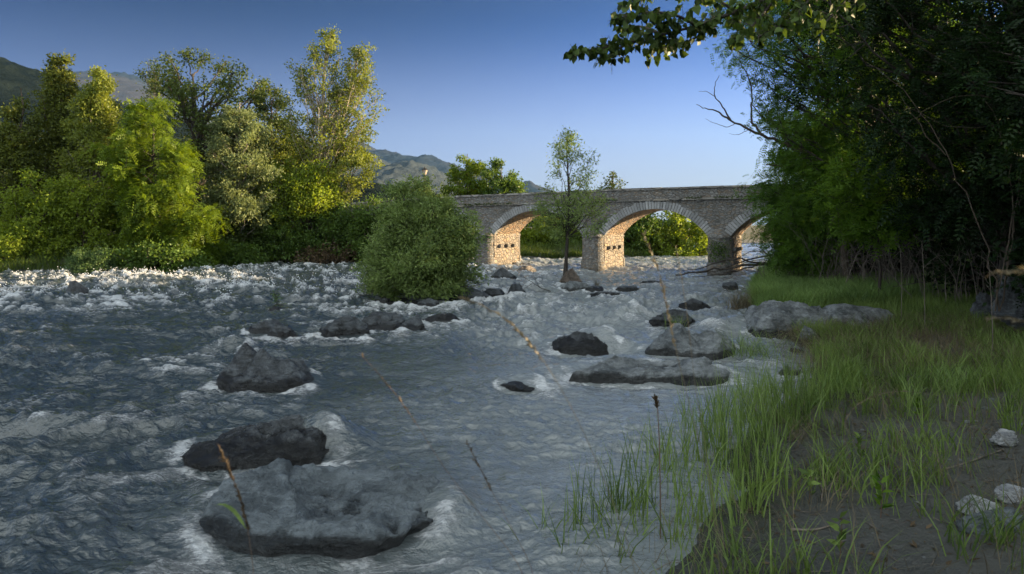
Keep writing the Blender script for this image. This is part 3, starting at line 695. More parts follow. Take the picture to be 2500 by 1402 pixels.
def grow(name, label, cat, env, base, Y, leaf='poplar', bark='brown', L=.13, asp=.6, n=25000, tips=70, up=40, spread=.22, seed=0, group=None, tr=.16, depth=.8, zbase=None,
         bush=False, kind='quad', droop=.0, subs=4, crown0=.12, wig=.06, shell=.5, trunk_px=None, out=.6, name_crown='crown', sub_len=.28, qmin=.6, br=1.0, lump=.18):
    """A tree from its outline: env = rows (y, x left, x right) in photograph pixels at distance Y, base = (x, y) px of the foot."""
    rng = np.random.RandomState(seed + 100)
    env = sorted(env); ys = np.array([e[0] for e in env], float); xl = np.array([e[1] for e in env], float); xr = np.array([e[2] for e in env], float)
    k = Y / F
    bx = (base[0] - CX) * k
    bz = float(land(np.array([bx]), np.array([Y]))[0]) - .05 if zbase is None else zbase
    B = np.array([bx, Y, bz])
    ztop_ = CAMH + (HY - ys[0]) * k
    cyx = lambda z: (np.interp(HY - (z - CAMH) / k, ys, (xl + xr) / 2) - CX) * k
    rad = lambda z: np.interp(HY - (z - CAMH) / k, ys, (xr - xl) / 2) * k
    zlow = CAMH + (HY - ys[-1]) * k
    root = empty(name, label, cat, B, 0, group)
    wood = Tubes()
    # trunk
    nt = 9
    tz = np.linspace(0, 1, nt)
    if trunk_px is not None:
        tp = np.array([((x - CX) * k, Y, CAMH + (HY - y) * k) for x, y in trunk_px]); tp = np.vstack([B, tp]) if tp[0, 2] > bz + .3 else tp
        s = np.concatenate([[0], np.cumsum(np.linalg.norm(np.diff(tp, axis=0), axis=1))]); s /= s[-1]
        T_ = np.stack([np.interp(tz, s, tp[:, i]) for i in range(3)], 1)
    else:
        top = np.array([cyx(ztop_), Y, ztop_ - .3 * k * 40 / 100])
        T_ = B[None] * (1 - tz[:, None]) + top[None] * tz[:, None]
        follow = np.array([cyx(z) for z in T_[:, 2]]) - T_[:, 0]
        T_[:, 0] += follow * np.clip(tz * 1.6 - .3, 0, 1) * .6
    H = T_[-1, 2] - T_[0, 2]
    T_[1:-1] += rng.normal(size=(nt - 2, 3)) * np.array([1, 1, .2]) * wig * H * .12
    trad = tr * (1 - .86 * tz) ** .9
    trad[0] *= 1.35
    if not bush: wood.add(T_, trad, 9)
    trunk_at = lambda z: np.array([np.interp(z, T_[:, 2], T_[:, i]) for i in range(3)])
    C_, Dd, Wv = [], [], []
    w = np.linspace(zlow, ztop_, 60); pr = np.array([rad(z) for z in w]) + .05; pr = pr / pr.sum()
    for i in range(tips):
        z = rng.choice(w, p=pr) + rng.uniform(-.5, .5) * (w[1] - w[0])
        az = i * 2.39996 + rng.uniform(-.4, .4)
        rho = (shell + (1 - shell) * rng.uniform() ** .6) if rng.uniform() < .8 else rng.uniform(.1, .7)
        r_ = rad(z) * rho
        r_ *= 1 + lump * perlin(math.cos(az) * 1.3 + seed, math.sin(az) * 1.3, z / (.35 * H + .6)) * 1.6
        tip = np.array([cyx(z) + r_ * math.cos(az), Y + r_ * math.sin(az) * depth, z])
        if bush:
            a0 = B + np.array([rng.normal() * .12, rng.normal() * .12, .0]) * min(1, rad(zlow) + .2)
            ctrl = a0 + (tip - a0) * np.array([.35, .35, .65]); br0 = tr * rng.uniform(.2, .4) * br
        else:
            za = z - r_ * math.tan(R(up)) - rng.uniform(0, .04) * H
            za = max(za, bz + crown0 * H * rng.uniform(.9, 1.4)); za = min(za, T_[-1, 2] - .02 * H)
            a0 = trunk_at(za); ctrl = a0 + (tip - a0) * np.array([.55, .55, .35 if up > 20 else .6])
            br0 = min(np.interp(za, T_[:, 2], trad) * .62, .008 + .014 * np.linalg.norm(tip - a0)) * br
        s = np.linspace(0, 1, 7)[:, None]
        Bz = (1 - s) ** 2 * a0 + 2 * s * (1 - s) * ctrl + s ** 2 * tip
        ln = np.linalg.norm(tip - a0)
        Bz[1:-1] += rng.normal(size=(5, 3)) * .025 * ln
        if droop: Bz[:, 2] -= droop * (s[:, 0] ** 3) * ln * .3
        wood.add(Bz, br0 * (1 - .8 * s[:, 0]) + .003, 5)
        vb = rng.uniform()
        od = unit(tip - np.array([cyx(z), Y, z - .4 * r_]))
        for q in (.72, .9, 1.0):
            if rng.uniform() < .8 and q > qmin: C_.append(np.array([np.interp(q, s[:, 0], Bz[:, j]) for j in range(3)])); Dd.append(od); Wv.append(vb)
        for j in range(subs):
            q = rng.uniform(qmin, 1.0); st = np.array([np.interp(q, s[:, 0], Bz[:, jj]) for jj in range(3)])
            d = unit(od * out + rng.normal(size=3) * np.array([1, 1, .7]) + np.array([0, 0, .25 - droop * .6]))
            l_ = sub_len * (rad(z) + .25) * rng.uniform(.5, 1.1)
            en = st + d * l_
            mid_ = (st + en) / 2 + rng.normal(size=3) * .06 * l_
            wood.add([st, mid_, en], [max(.35 * br0, .003), .004, .002], 4)
            v = .6 * vb + .4 * rng.uniform()
            C_ += [en, mid_ * .5 + en * .5, mid_]; Dd += [d, d, d]; Wv += [v, v, v]
    wood.build('trunk' if not bush else 'stems' if False else 'trunk', BARK[bark], root, B)
    C_ = np.array(C_); Dd = np.array(Dd); Wv = np.array(Wv)
    per = rng.poisson(max(n / len(C_), 1), len(C_))
    idx = np.repeat(np.arange(len(C_)), per)
    off = rng.normal(size=(len(idx), 3)) * spread * np.array([1, 1, .75])
    P_ = C_[idx] + off
    Dl = Dd[idx] * .8 + rng.normal(size=(len(idx), 3)) * .8 + np.array([0, 0, -.25 - droop])
    Ls = L * rng.uniform(.65, 1.25, len(idx))
    var = np.clip(.62 * Wv[idx] + .38 * rng.uniform(size=len(idx)), 0, 1)
    if kind == 'pinnate': Q, m = pinnate_quads(P_, Dl, Ls, rng); var = np.repeat(var, m)
    elif kind == 'heart': Q, m = heart_quads(P_, Dl, Ls, rng); var = np.repeat(var, m)
    else: Q = leaf_quads(P_, Dl, Ls, asp, rng)
    quads(name_crown, Q, LM[leaf], root, var, B)
    return root

G_L = 'trees on the left river bank'
grow('poplar_tree', 'dark poplar at the far left edge behind yellow shrubs', 'tree', [(215, 40, 60), (300, 0, 95), (420, -40, 110), (600, -60, 110)], (40, 640), 40, 'poplar', 'brown', n=30000, tips=105, up=62, seed=1, group=G_L, L=.17, spread=.19)
grow('poplar_tree', 'tall dark pointed poplar, second tree from the left', 'tree', [(138, 140, 162), (200, 100, 182), (300, 88, 188), (420, 80, 192), (560, 90, 190)], (135, 640), 42, 'poplar', 'brown', n=32000, tips=125, up=64, seed=2, group=G_L, L=.18, spread=.19)
grow('poplar_tree', 'golden-leaved upright poplar left of the bright green tree', 'tree', [(174, 235, 260), (230, 190, 284), (330, 168, 292), (400, 165, 325), (450, 168, 310), (560, 175, 290)], (230, 640), 39.5, 'golden', 'grey', n=36000, tips=130, up=58, seed=3, group=G_L, spread=.19, L=.16)
grow('locust_tree', 'bright yellow-green bushy tree reaching down to the water', 'tree', [(240, 360, 390), (285, 305, 440), (340, 275, 465), (420, 262, 496), (500, 262, 520), (560, 275, 524), (640, 290, 505)], (385, 650), 38.3, 'locust', 'dark', L=.50, n=9500, tips=95, up=12, kind='pinnate', seed=4, group=G_L, spread=.20, shell=.72, depth=.7, sub_len=.3, droop=.15)
grow('ash_tree', 'half-bare dark tree behind the bright green tree', 'tree', [(150, 350, 410), (200, 325, 428), (260, 310, 430), (340, 320, 430)], (395, 640), 47, 'ash', 'dark', n=3800, tips=60, up=52, seed=5, group=G_L, spread=.15, tr=.16, subs=6, trunk_px=[(392, 560), (388, 400), (382, 290), (375, 220)], wig=.03)
grow('ash_tree', 'open tree with dark forked limbs and sky gaps between tufts', 'tree', [(118, 430, 505), (150, 405, 600), (210, 400, 630), (280, 425, 648), (340, 450, 645), (400, 455, 570)], (480, 640), 44.5, 'ash', 'dark', n=12000, tips=42, up=50, seed=6, group=G_L, spread=.24, tr=.28, crown0=.35, L=.19, sub_len=.34, shell=.72, br=1.6, trunk_px=[(478, 560), (482, 440), (486, 360), (480, 260), (470, 180)], wig=.04, qmin=.55)
grow('willow_tree', 'rounded silvery green willow in front of the dark forked tree', 'tree', [(250, 560, 610), (300, 520, 648), (380, 498, 666), (460, 500, 658), (540, 520, 640)], (590, 640), 42, 'silver', 'grey', L=.20, asp=.32, n=30000, tips=90, up=45, droop=.5, seed=7, group=G_L, spread=.20)
grow('poplar_tree', 'olive tree crown between the silvery willow and the tall twin poplars', 'tree', [(205, 630, 680), (260, 598, 720), (340, 600, 745), (450, 610, 770), (540, 610, 770)], (670, 640), 49, 'ash', 'brown', n=19000, tips=70, up=40, seed=8, group=G_L, spread=.25, L=.18)
grow('poplar_tree', 'tallest poplar with a pale trunk, left one of the twin pair', 'tree', [(70, 786, 808), (120, 742, 850), (200, 700, 868), (300, 690, 862), (380, 725, 850), (430, 745, 820)], (778, 640), 45, 'golden', 'pale', n=12500, tips=110, up=62, seed=9, group=G_L, spread=.17, tr=.22, crown0=.3, L=.16, subs=5, br=.8, trunk_px=[(775, 560), (778, 440), (785, 330), (792, 200), (797, 85)], wig=.02)
grow('poplar_tree', 'pale-trunked poplar leaning right, right one of the twin pair', 'tree', [(106, 862, 900), (180, 822, 925), (260, 812, 940), (330, 800, 935), (390, 815, 905)], (800, 640), 45.6, 'golden', 'pale', n=9500, tips=90, up=58, seed=10, group=G_L, spread=.17, tr=.18, crown0=.4, L=.16, subs=5, br=.8, trunk_px=[(797, 560), (808, 450), (825, 350), (848, 240), (878, 120)], wig=.02)
grow('poplar_sapling', 'slanting sparse sapling under the right twin poplar', 'tree', [(380, 830, 910), (410, 810, 940), (440, 800, 900), (490, 800, 860)], (815, 640), 44.6, 'golden', 'grey', n=3800, tips=34, up=20, seed=11, spread=.17, tr=.06, L=.16)
grow('shrub', 'sunlit yellow-green shrub below the tall twin poplars', 'shrub', [(385, 690, 770), (420, 655, 830), (470, 640, 856), (525, 640, 845)], (745, 560), 44, 'yellow', 'brown', n=19000, tips=80, seed=12, spread=.23, bush=True, zbase=.9, L=.17)
grow('shrub', 'olive shrub behind the silvery willow on the left bank', 'shrub', [(330, 640, 740), (400, 620, 790), (500, 610, 810), (560, 610, 810)], (715, 640), 47, 'golden', 'brown', n=18000, tips=70, seed=13, spread=.25, bush=True, L=.18)
grow('shrub', 'tall golden shrub at the far left water edge', 'shrub', [(420, 60, 145), (500, 0, 155), (600, -30, 165), (658, -30, 165)], (70, 662), 36, 'yellow', 'brown', n=22000, tips=80, seed=14, spread=.20, bush=True, L=.15)
grow('shrub', 'golden leafy shrub under the golden poplar', 'shrub', [(435, 125, 255), (520, 130, 285), (600, 140, 290), (655, 150, 290)], (210, 660), 37.2, 'yellow', 'brown', n=17000, tips=70, seed=15, spread=.20, bush=True, L=.15)
grow('shrub', 'low grey-green willow shrub bending over the water at the left', 'shrub', [(612, 195, 258), (640, 170, 286), (666, 165, 288)], (225, 664), 35.2, 'willow', 'brown', L=.12, asp=.3, n=14000, tips=60, seed=16, spread=.14, bush=True)
grow('shrub', 'shrub cut off by the left edge of the view', 'shrub', [(470, -160, -20), (560, -190, 20), (660, -190, 20)], (-80, 664), 35.5, 'yellow', 'brown', n=12000, tips=60, seed=17, spread=.22, bush=True, L=.15)
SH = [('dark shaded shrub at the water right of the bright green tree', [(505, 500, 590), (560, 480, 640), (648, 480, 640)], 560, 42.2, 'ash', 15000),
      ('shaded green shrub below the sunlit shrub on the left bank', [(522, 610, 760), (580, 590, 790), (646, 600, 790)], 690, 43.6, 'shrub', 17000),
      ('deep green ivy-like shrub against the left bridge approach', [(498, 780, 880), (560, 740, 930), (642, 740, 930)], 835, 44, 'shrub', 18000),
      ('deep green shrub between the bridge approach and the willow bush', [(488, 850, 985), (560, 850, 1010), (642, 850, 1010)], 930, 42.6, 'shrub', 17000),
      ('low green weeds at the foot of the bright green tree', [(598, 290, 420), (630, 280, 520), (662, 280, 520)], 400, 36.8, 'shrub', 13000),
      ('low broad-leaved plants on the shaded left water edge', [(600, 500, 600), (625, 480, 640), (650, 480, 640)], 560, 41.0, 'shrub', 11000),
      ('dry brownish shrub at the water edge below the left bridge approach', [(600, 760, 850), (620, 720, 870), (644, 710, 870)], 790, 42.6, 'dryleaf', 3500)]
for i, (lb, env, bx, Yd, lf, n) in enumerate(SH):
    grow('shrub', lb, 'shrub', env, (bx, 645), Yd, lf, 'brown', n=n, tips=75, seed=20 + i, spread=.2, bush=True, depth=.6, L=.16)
BK = [('tall dark tree filling the gap behind the leftmost poplars', [(300, -60, 60), (420, -120, 160), (620, -120, 180)], 20, 50, 'ash'),
      ('dark background tree behind the golden poplar and bright tree', [(300, 200, 330), (420, 160, 400), (620, 160, 420)], 290, 50, 'ash'),
      ('dim background shrub under the dark forked tree', [(440, 430, 560), (520, 400, 640), (640, 400, 640)], 520, 51, 'ash')]
for i, (lb, env, bx, Yd, lf) in enumerate(BK):
    grow('tree', lb, 'tree', env, (bx, 640), Yd, lf, 'brown', n=16000, tips=80, seed=30 + i, spread=.3, L=.2, up=35)
FB = [('round green tree above the parapet, left of two', [(376, 1132, 1150), (410, 1098, 1186), (450, 1080, 1200), (540, 1080, 1200)], 1140, 60, 'locust', 11000, .2),
      ('round green tree above the parapet, right of two', [(395, 1205, 1246), (430, 1178, 1270), (470, 1172, 1284), (540, 1180, 1280)], 1225, 59, 'shrub', 11000, .2),
      ('sparse treetop peeping over the parapet right of the slim young tree', [(418, 1492, 1502), (445, 1468, 1522), (475, 1460, 1526), (500, 1470, 1520)], 1495, 56, 'ash', 900, .14),
      ('sunlit bush seen through the arch behind the slim young tree', [(525, 1280, 1340), (575, 1255, 1385), (646, 1255, 1385)], 1310, 52, 'yellow', 13000, .2),
      ('second sunlit bush seen through the arch behind the slim young tree', [(535, 1350, 1440), (585, 1345, 1460), (646, 1355, 1460)], 1405, 54, 'locust', 12000, .2),
      ('sunlit bush in the right half of the middle arch', [(500, 1600, 1680), (535, 1570, 1740), (590, 1565, 1760), (648, 1570, 1760)], 1660, 54, 'yellow', 19000, .22),
      ('greener bush in the left half of the middle arch', [(505, 1530, 1600), (545, 1485, 1620), (590, 1470, 1620), (648, 1470, 1610)], 1540, 53, 'shrub', 17000, .22),
      ('low sunlit bush under the right arch', [(612, 1790, 1850), (632, 1770, 1900), (648, 1770, 1900)], 1835, 82, 'yellow', 7000, .3)]
for i, (lb, env, bx, Yd, lf, n, sp) in enumerate(FB):
    grow('bush' if i > 2 else 'tree', lb, 'bush' if i > 2 else 'tree', env, (bx, 640), Yd, lf, 'brown', n=n, tips=60, seed=40 + i, spread=sp, bush=i > 2, L=.2, up=30, depth=.7)
grow('willow_bush', 'large round willow bush growing on rocks in mid river', 'bush', [(428, 1000, 1040), (480, 935, 1098), (560, 890, 1172), (640, 862, 1192), (690, 862, 1184), (720, 910, 1110)], (1050, 728), 22.2, 'willow2', 'dark', L=.13, asp=.26, n=78000, tips=230, seed=60, spread=.13, bush=True, zbase=.1, tr=.05, depth=.85, shell=.55, subs=5, sub_len=.24, out=.9, lump=.34)
grow('willow_tree', 'slim young tree rising from a rock in mid river', 'tree', [(320, 1378, 1394), (360, 1345, 1448), (420, 1334, 1464), (480, 1305, 1474), (540, 1305, 1468), (598, 1335, 1442)], (1380, 680), 28.6, 'willow2', 'dark', L=.13, asp=.32, n=7500, tips=66, up=60, seed=61, spread=.15, zbase=.2, tr=.085, crown0=.3, subs=5, sub_len=.3, br=.55, trunk_px=[(1382, 640), (1387, 560), (1388, 470), (1384, 335)], wig=.02)

# ---- right bank
G_R = 'locust trees on the right river bank'
RT = [('black locust leaning over the water at the right end of the bridge', [(290, 1920, 2100), (380, 1850, 2230), (450, 1850, 2300), (540, 1868, 2300), (650, 1890, 2280)], (2060, 660), 27, 'dark', 20000, .32, 20, .22, 130),
      ('tall black locust behind the bare grey limb', [(-60, 1880, 2250), (60, 1780, 2400), (150, 1806, 2450), (260, 1850, 2450), (380, 1900, 2450), (480, 2000, 2450)], (2230, 640), 22, 'dark', 25000, .30, 30, .24, 170),
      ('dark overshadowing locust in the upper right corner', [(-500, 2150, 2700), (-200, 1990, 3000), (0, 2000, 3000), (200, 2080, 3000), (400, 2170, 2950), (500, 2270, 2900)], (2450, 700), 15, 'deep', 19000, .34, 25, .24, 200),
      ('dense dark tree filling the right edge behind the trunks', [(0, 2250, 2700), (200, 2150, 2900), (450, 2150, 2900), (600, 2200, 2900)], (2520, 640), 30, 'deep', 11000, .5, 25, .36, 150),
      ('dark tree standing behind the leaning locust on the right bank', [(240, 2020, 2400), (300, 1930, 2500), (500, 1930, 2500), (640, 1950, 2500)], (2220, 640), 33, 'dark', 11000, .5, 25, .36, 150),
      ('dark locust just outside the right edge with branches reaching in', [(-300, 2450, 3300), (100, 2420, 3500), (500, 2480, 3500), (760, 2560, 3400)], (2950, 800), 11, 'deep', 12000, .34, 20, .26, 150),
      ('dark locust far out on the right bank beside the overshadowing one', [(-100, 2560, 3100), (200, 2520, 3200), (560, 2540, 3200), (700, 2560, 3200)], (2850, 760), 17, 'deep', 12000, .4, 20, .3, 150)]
for i, (lb, env, b, Yd, lf, n, L, up, sp, tips) in enumerate(RT):
    grow('locust_tree', lb, 'tree', env, b, Yd, lf, 'dark', L=L, n=n, tips=tips, up=up, kind='pinnate', seed=70 + i, spread=sp, group=G_R, tr=.2, depth=.75, shell=.55, subs=4, br=.8)
grow('locust_sapling', 'bright young locust lit in front of the dark trunks', 'tree', [(400, 2060, 2230), (450, 2030, 2260), (520, 2040, 2220), (570, 2060, 2200)], (2150, 640), 19, 'lime', 'dark', L=.36, n=1500, tips=50, up=15, kind='pinnate', seed=80, spread=.2, tr=.05, subs=3)
grow('locust_sapling', 'young green locust at the water end of the right bank trees', 'tree', [(500, 1880, 1980), (570, 1878, 2040), (640, 1890, 2040)], (1950, 650), 24, 'dark', 'dark', L=.3, n=2600, tips=60, up=15, kind='pinnate', seed=81, spread=.2, tr=.05, subs=3)
US = [('dark leafy undergrowth shrub between the bank trees and the grass', [(520, 2120, 2300), (600, 2060, 2340), (668, 2060, 2340)], 2200, 24, 5000),
      ('dark undergrowth shrub below the overshadowing locust', [(470, 2330, 2600), (560, 2290, 2700), (680, 2300, 2700)], 2470, 18, 6000),
      ('dark shrub on the slope at the right edge of the picture', [(430, 2490, 2700), (600, 2480, 2900), (740, 2520, 2900)], 2700, 13, 6000)]
for i, (lb, env, bx, Yd, n) in enumerate(US):
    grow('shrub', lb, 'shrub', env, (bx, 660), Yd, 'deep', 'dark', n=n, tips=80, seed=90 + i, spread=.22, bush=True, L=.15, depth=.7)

def px3(pts, Y):
    return np.array([at(p[0], p[1], Y + (p[2] if len(p) > 2 else 0)) for p in pts])
def spline(P_, n):
    P_ = np.asarray(P_, float); s = np.concatenate([[0], np.cumsum(np.linalg.norm(np.diff(P_, axis=0), axis=1))]); t = np.linspace(0, s[-1], n)
    Q = np.stack([np.interp(t, s, P_[:, i]) for i in range(3)], 1)
    for _ in range(3): Q[1:-1] = (Q[:-2] + 2 * Q[1:-1] + Q[2:]) / 4
    return Q
# overhanging poplar: its trunk stands outside the picture on the right
rng = np.random.RandomState(12)
PY = 4.9
B = np.array([5.6, 5.3, float(land(np.array([5.6]), np.array([5.3]))[0]) - .05])
pop = empty('poplar_tree', 'overhanging branch of heart-shaped leaves at the top, from a poplar outside the view', 'tree', B)
tb = Tubes()
main = spline(np.vstack([[5.55, 5.25, 4.0], px3([(2500, -330), (2150, -160), (1950, -40), (1800, 30), (1680, 72), (1560, 98), (1460, 122), (1396, 130)], PY)]), 40)
tb.add(spline([B, B + [.05, 0, 2.], [5.55, 5.25, 4.0], [5.5, 5.2, 7.5]], 12), np.linspace(.17, .07, 12), 10)
tb.add(main, np.linspace(.05, .0035, 40), 7)
side = [[(1800, 30), (1720, -20), (1620, -40), (1510, 20)], [(1700, 62), (1640, 30), (1560, 30), (1500, 48)], [(1760, 45), (1700, 95), (1640, 112), (1590, 118)], [(1900, -10), (1840, 60), (1800, 100)],
        [(1950, -40), (1800, -60), (1650, -70)], [(2050, -90), (1960, 20), (1900, 70), (1850, 90)], [(1560, 98), (1510, 118), (1470, 150)], [(2150, -150), (2060, 10), (2000, 70)], [(1620, 85), (1560, 62), (1520, 70)]]
paths = [main[12:]]
for k, sp in enumerate(side):
    z = spline(px3([(x, y, .12 * j * (-1) ** k) for j, (x, y) in enumerate(sp)], PY), 16); paths.append(z)
    tb.add(z, np.linspace(.012, .003, 16), 5)
C_, D_ = [], []
for pth in paths:
    L_ = np.linalg.norm(np.diff(pth, axis=0), axis=1).sum()
    for j in range(int(L_ * 85)):
        q = rng.uniform(.08, 1) ** .85 * (len(pth) - 1); i0 = min(int(q), len(pth) - 2)
        st = pth[i0] + (pth[i0 + 1] - pth[i0]) * (q - i0)
        d = unit(rng.normal(size=3) * [1, 1, .7] + np.array([-.5, 0, -.1])); l_ = rng.uniform(.03, .17) * (1 if q < len(pth) * .85 else .6)
        en = st + d * l_; tb.add([st, (st + en) / 2 + [0, 0, .01], en], [.002, .0015, .001], 4)
        for m in range(rng.randint(1, 4)):
            C_.append(st + (en - st) * rng.uniform(.5, 1)); D_.append(unit(np.array([0, 0, -1.]) + rng.normal(size=3) * .55))
for j in range(45):
    az = rng.uniform(0, 6.28); r_ = rng.uniform(.8, 2.0); e_ = np.array([6.9 + r_ * math.cos(az), 5.4 + r_ * math.sin(az), rng.uniform(3.6, 8.5)]); a_ = np.array([5.52, 5.22, max(3.0, e_[2] - 1.5)])
    if e_[0] < .78 * e_[1] + 1.2: continue
    z = spline([a_, (a_ + e_) / 2 + [0, 0, .2], e_], 10); tb.add(z, np.linspace(.03, .004, 10), 5)
    for m in range(75): C_.append(z[rng.randint(5, 10)] + rng.normal(size=3) * .32); D_.append(unit(np.array([0, 0, -.6]) + rng.normal(size=3) * .7))
tb.build('trunk', BARK['dark'], pop, B)
Q, m = heart_quads(np.array(C_), np.array(D_), np.where(np.array(C_)[:, 0] > 3.8, 1.6, 1) * rng.uniform(.040, .074, len(C_)), rng)
quads('crown', Q, LM['overhang'], pop, np.repeat(rng.uniform(size=len(C_)), m), B)

def branchy(name, label, cat, Y, lines, mat='dead', group=None, k=6, split=None):
    """Bare wood from lines of photograph points: (r0, r1, [(x, y[, dY]), ...]); the first line starts at the foot."""
    P0 = px3(lines[0][2][:1], Y)[0]; root = empty(name, label, cat, P0, 0, group); t = Tubes(); rg = np.random.RandomState(len(label))
    for r0, r1, pts in lines:
        n = max(6, 4 * len(pts)); z = spline(px3(pts, Y), n); z[1:-1] += rg.normal(size=(n - 2, 3)) * .25 * np.linalg.norm(z[-1] - z[0]) / n * .5
        t.add(z, np.linspace(r0, r1, n), k)
    t.build('wood', BARK[mat], root, P0); return root
branchy('dead_tree', 'bare grey limb forking out of the dark trees over the river', 'tree', 22.8, [(.12, .08, [(2075, 700), (2060, 560), (2020, 430), (1985, 380)]), (.075, .03, [(1985, 380), (1900, 346), (1830, 318), (1780, 292)]), (.035, .008, [(1780, 292), (1745, 268), (1720, 266), (1700, 255)]),
    (.03, .007, [(1785, 295), (1758, 250), (1742, 235), (1745, 205), (1756, 184)]), (.014, .005, [(1748, 238), (1725, 222), (1706, 224)]), (.04, .012, [(1860, 332), (1832, 290), (1838, 230), (1830, 190), (1806, 150), (1798, 138)]), (.015, .005, [(1836, 210), (1846, 180), (1852, 150)]),
    (.03, .008, [(1930, 356), (1885, 300), (1870, 255), (1838, 230)]), (.014, .004, [(1800, 300), (1775, 312), (1740, 300), (1722, 290)]), (.012, .004, [(1830, 316), (1800, 330), (1780, 326)]), (.014, .004, [(1872, 300), (1850, 262), (1845, 240)]), (.05, .02, [(2000, 400), (1930, 408), (1870, 402)]), (.02, .006, [(1960, 366), (1920, 330), (1905, 290)])], 'brown')
branchy('dead_branch', 'fan of dark flood-worn sticks under the island willow bush', 'branch', 21.6, [(.03, .01, [(1060, 726), (1000, 708), (930, 712), (880, 722)]), (.02, .006, [(1040, 722), (990, 690), (920, 690), (868, 700)]), (.02, .006, [(1060, 724), (1110, 700), (1160, 700), (1190, 690)]), (.018, .005, [(1070, 728), (1010, 722), (940, 728), (896, 734)]), (.015, .005, [(1050, 726), (1100, 716), (1150, 716)]), (.015, .004, [(960, 708), (930, 730), (905, 740)]), (.012, .004, [(980, 700), (935, 702), (890, 716)])], 'dark')
branchy('fallen_branch', 'bare fallen tree limbs lying over the water at the right end of the bridge', 'branch', 30, [(.07, .03, [(1890, 640), (1800, 652), (1720, 660), (1650, 672)]), (.05, .015, [(1880, 650), (1790, 628), (1720, 655), (1665, 662)]), (.04, .012, [(1870, 640), (1810, 660), (1740, 672), (1690, 676)]), (.04, .01, [(1885, 622), (1830, 632), (1760, 660), (1700, 668)])], 'dark')
branchy('fallen_branch', 'arching grey dead branches above the fallen limbs', 'branch', 28, [(.035, .01, [(1910, 668), (1870, 612), (1830, 614), (1780, 640)]), (.03, .008, [(1905, 660), (1870, 632), (1820, 640), (1770, 668)]), (.025, .006, [(1900, 672), (1850, 660), (1800, 672), (1740, 690)]), (.02, .006, [(1880, 628), (1850, 600), (1815, 604)])])
branchy('dead_branch', 'forked dead twig caught on rocks left of the slim young tree', 'branch', 25, [(.02, .008, [(1345, 712), (1320, 704), (1300, 690), (1270, 672)]), (.015, .005, [(1318, 704), (1308, 684), (1300, 668)]), (.012, .005, [(1300, 692), (1285, 702), (1278, 706)]), (.012, .004, [(1330, 710), (1312, 712), (1296, 708)])], 'dark')
branchy('branch', 'thin dark branch lying on the grass under the trees', 'branch', 19, [(.03, .012, [(2420, 655), (2340, 672), (2260, 688), (2180, 700)]), (.015, .005, [(2340, 672), (2310, 650), (2290, 640)])])
branchy('dead_sapling', 'thin pale leafless stems arching through the black upper right', 'tree', 12.5, [(.016, .004, [(2440, 760), (2400, 560), (2310, 380), (2230, 240), (2110, 150)]), (.014, .003, [(2430, 760), (2480, 460), (2420, 240), (2330, 150), (2200, 100)]), (.012, .003, [(2440, 760), (2500, 400), (2440, 290), (2330, 330), (2215, 262)]), (.010, .003, [(2450, 740), (2510, 300), (2470, 120), (2380, 60)]), (.01, .003, [(2310, 380), (2260, 330), (2200, 235)]), (.01, .003, [(2420, 240), (2360, 230), (2290, 250), (2215, 300)])], 'brown')
rng = np.random.RandomState(8)
TH = [(1920, 26, 560, 24), (1985, 25, 520, 26), (2050, 23, 490, 28), (2120, 22, 500, 28), (2180, 21, 520, 26), (2250, 20, 500, 26), (2330, 18, 510, 26), (2420, 17, 470, 26)]
WH = ['at the water end of the trees', 'second from the water end', 'in front of the leaning locust trunk', 'left of the bright young locust stem', 'right of the bright young locust stem', 'above the middle of the bright grass', 'at the right end of the bright grass', 'on the slope near the right edge']
for (px, Yd, ytop, n), wh in zip(TH, WH):
    P0 = at(px, 600, Yd); P0[2] = float(land(P0[None, 0], P0[None, 1])[0]) - .05
    r_ = empty('bare_shrub', 'tangle of leafless grey stems ' + wh, 'shrub', P0, 0, 'leafless shrubs under the right bank trees'); t = Tubes(); Ht = CAMH + (HY - ytop) / F * Yd - P0[2]
    for j in range(n):
        s0 = P0 + np.array([rng.normal() * .5, rng.normal() * .4, 0]); hd = rng.normal(size=3) * [.5, .4, 0]; h_ = Ht * rng.uniform(.35, 1.05)
        c1 = s0 + hd * .4 * h_ * .6 + [0, 0, h_ * .55]; e = s0 + hd * h_ * rng.uniform(.5, 1.1) + [0, 0, h_ * rng.uniform(.7, 1)]
        z = spline([s0, c1, e], 8); z[1:-1] += rng.normal(size=(6, 3)) * .03
        t.add(z, np.linspace(rng.uniform(.008, .022), .004, 8), 4)
        for _ in range(3):
            i0 = rng.randint(3, 8); d = rng.normal(size=3) * [.5, .5, .35]; t.add([z[i0], z[i0] + d * .3 + rng.normal(size=3) * .04, z[i0] + d * rng.uniform(.4, .9)], [.006, .005, .002], 4)
    t.build('wood', BARK['dead'], r_, P0)

# single dead weed stalks on the bank
WS = [(2200, 15, 610, 'left of the three'), (2258, 14, 590, 'middle one of the three'), (2424, 11, 640, 'right one of the three, near the slope')]
for px, Yd, yt, wh in WS:
    P0 = at(px, 700, Yd); P0[2] = float(land(P0[None, 0], P0[None, 1])[0]) - .02; T_ = at(px + rng.uniform(-14, 14), yt, Yd)
    r_ = empty('weed', 'thin straight dead weed stalk, ' + wh, 'weed', P0, 0, 'dead weed stalks on the bank'); t = Tubes()
    z = spline([P0, (P0 + T_) / 2 + [.03, 0, 0], T_], 8); t.add(z, np.linspace(.009, .004, 8), 5)
    for j in range(5):
        a0 = z[3 + j % 5]; t.add([a0, a0 + [rng.normal() * .12, 0, .12]], [.004, .002], 4)
    t.build('stalk', BARK['dead'], r_, P0)

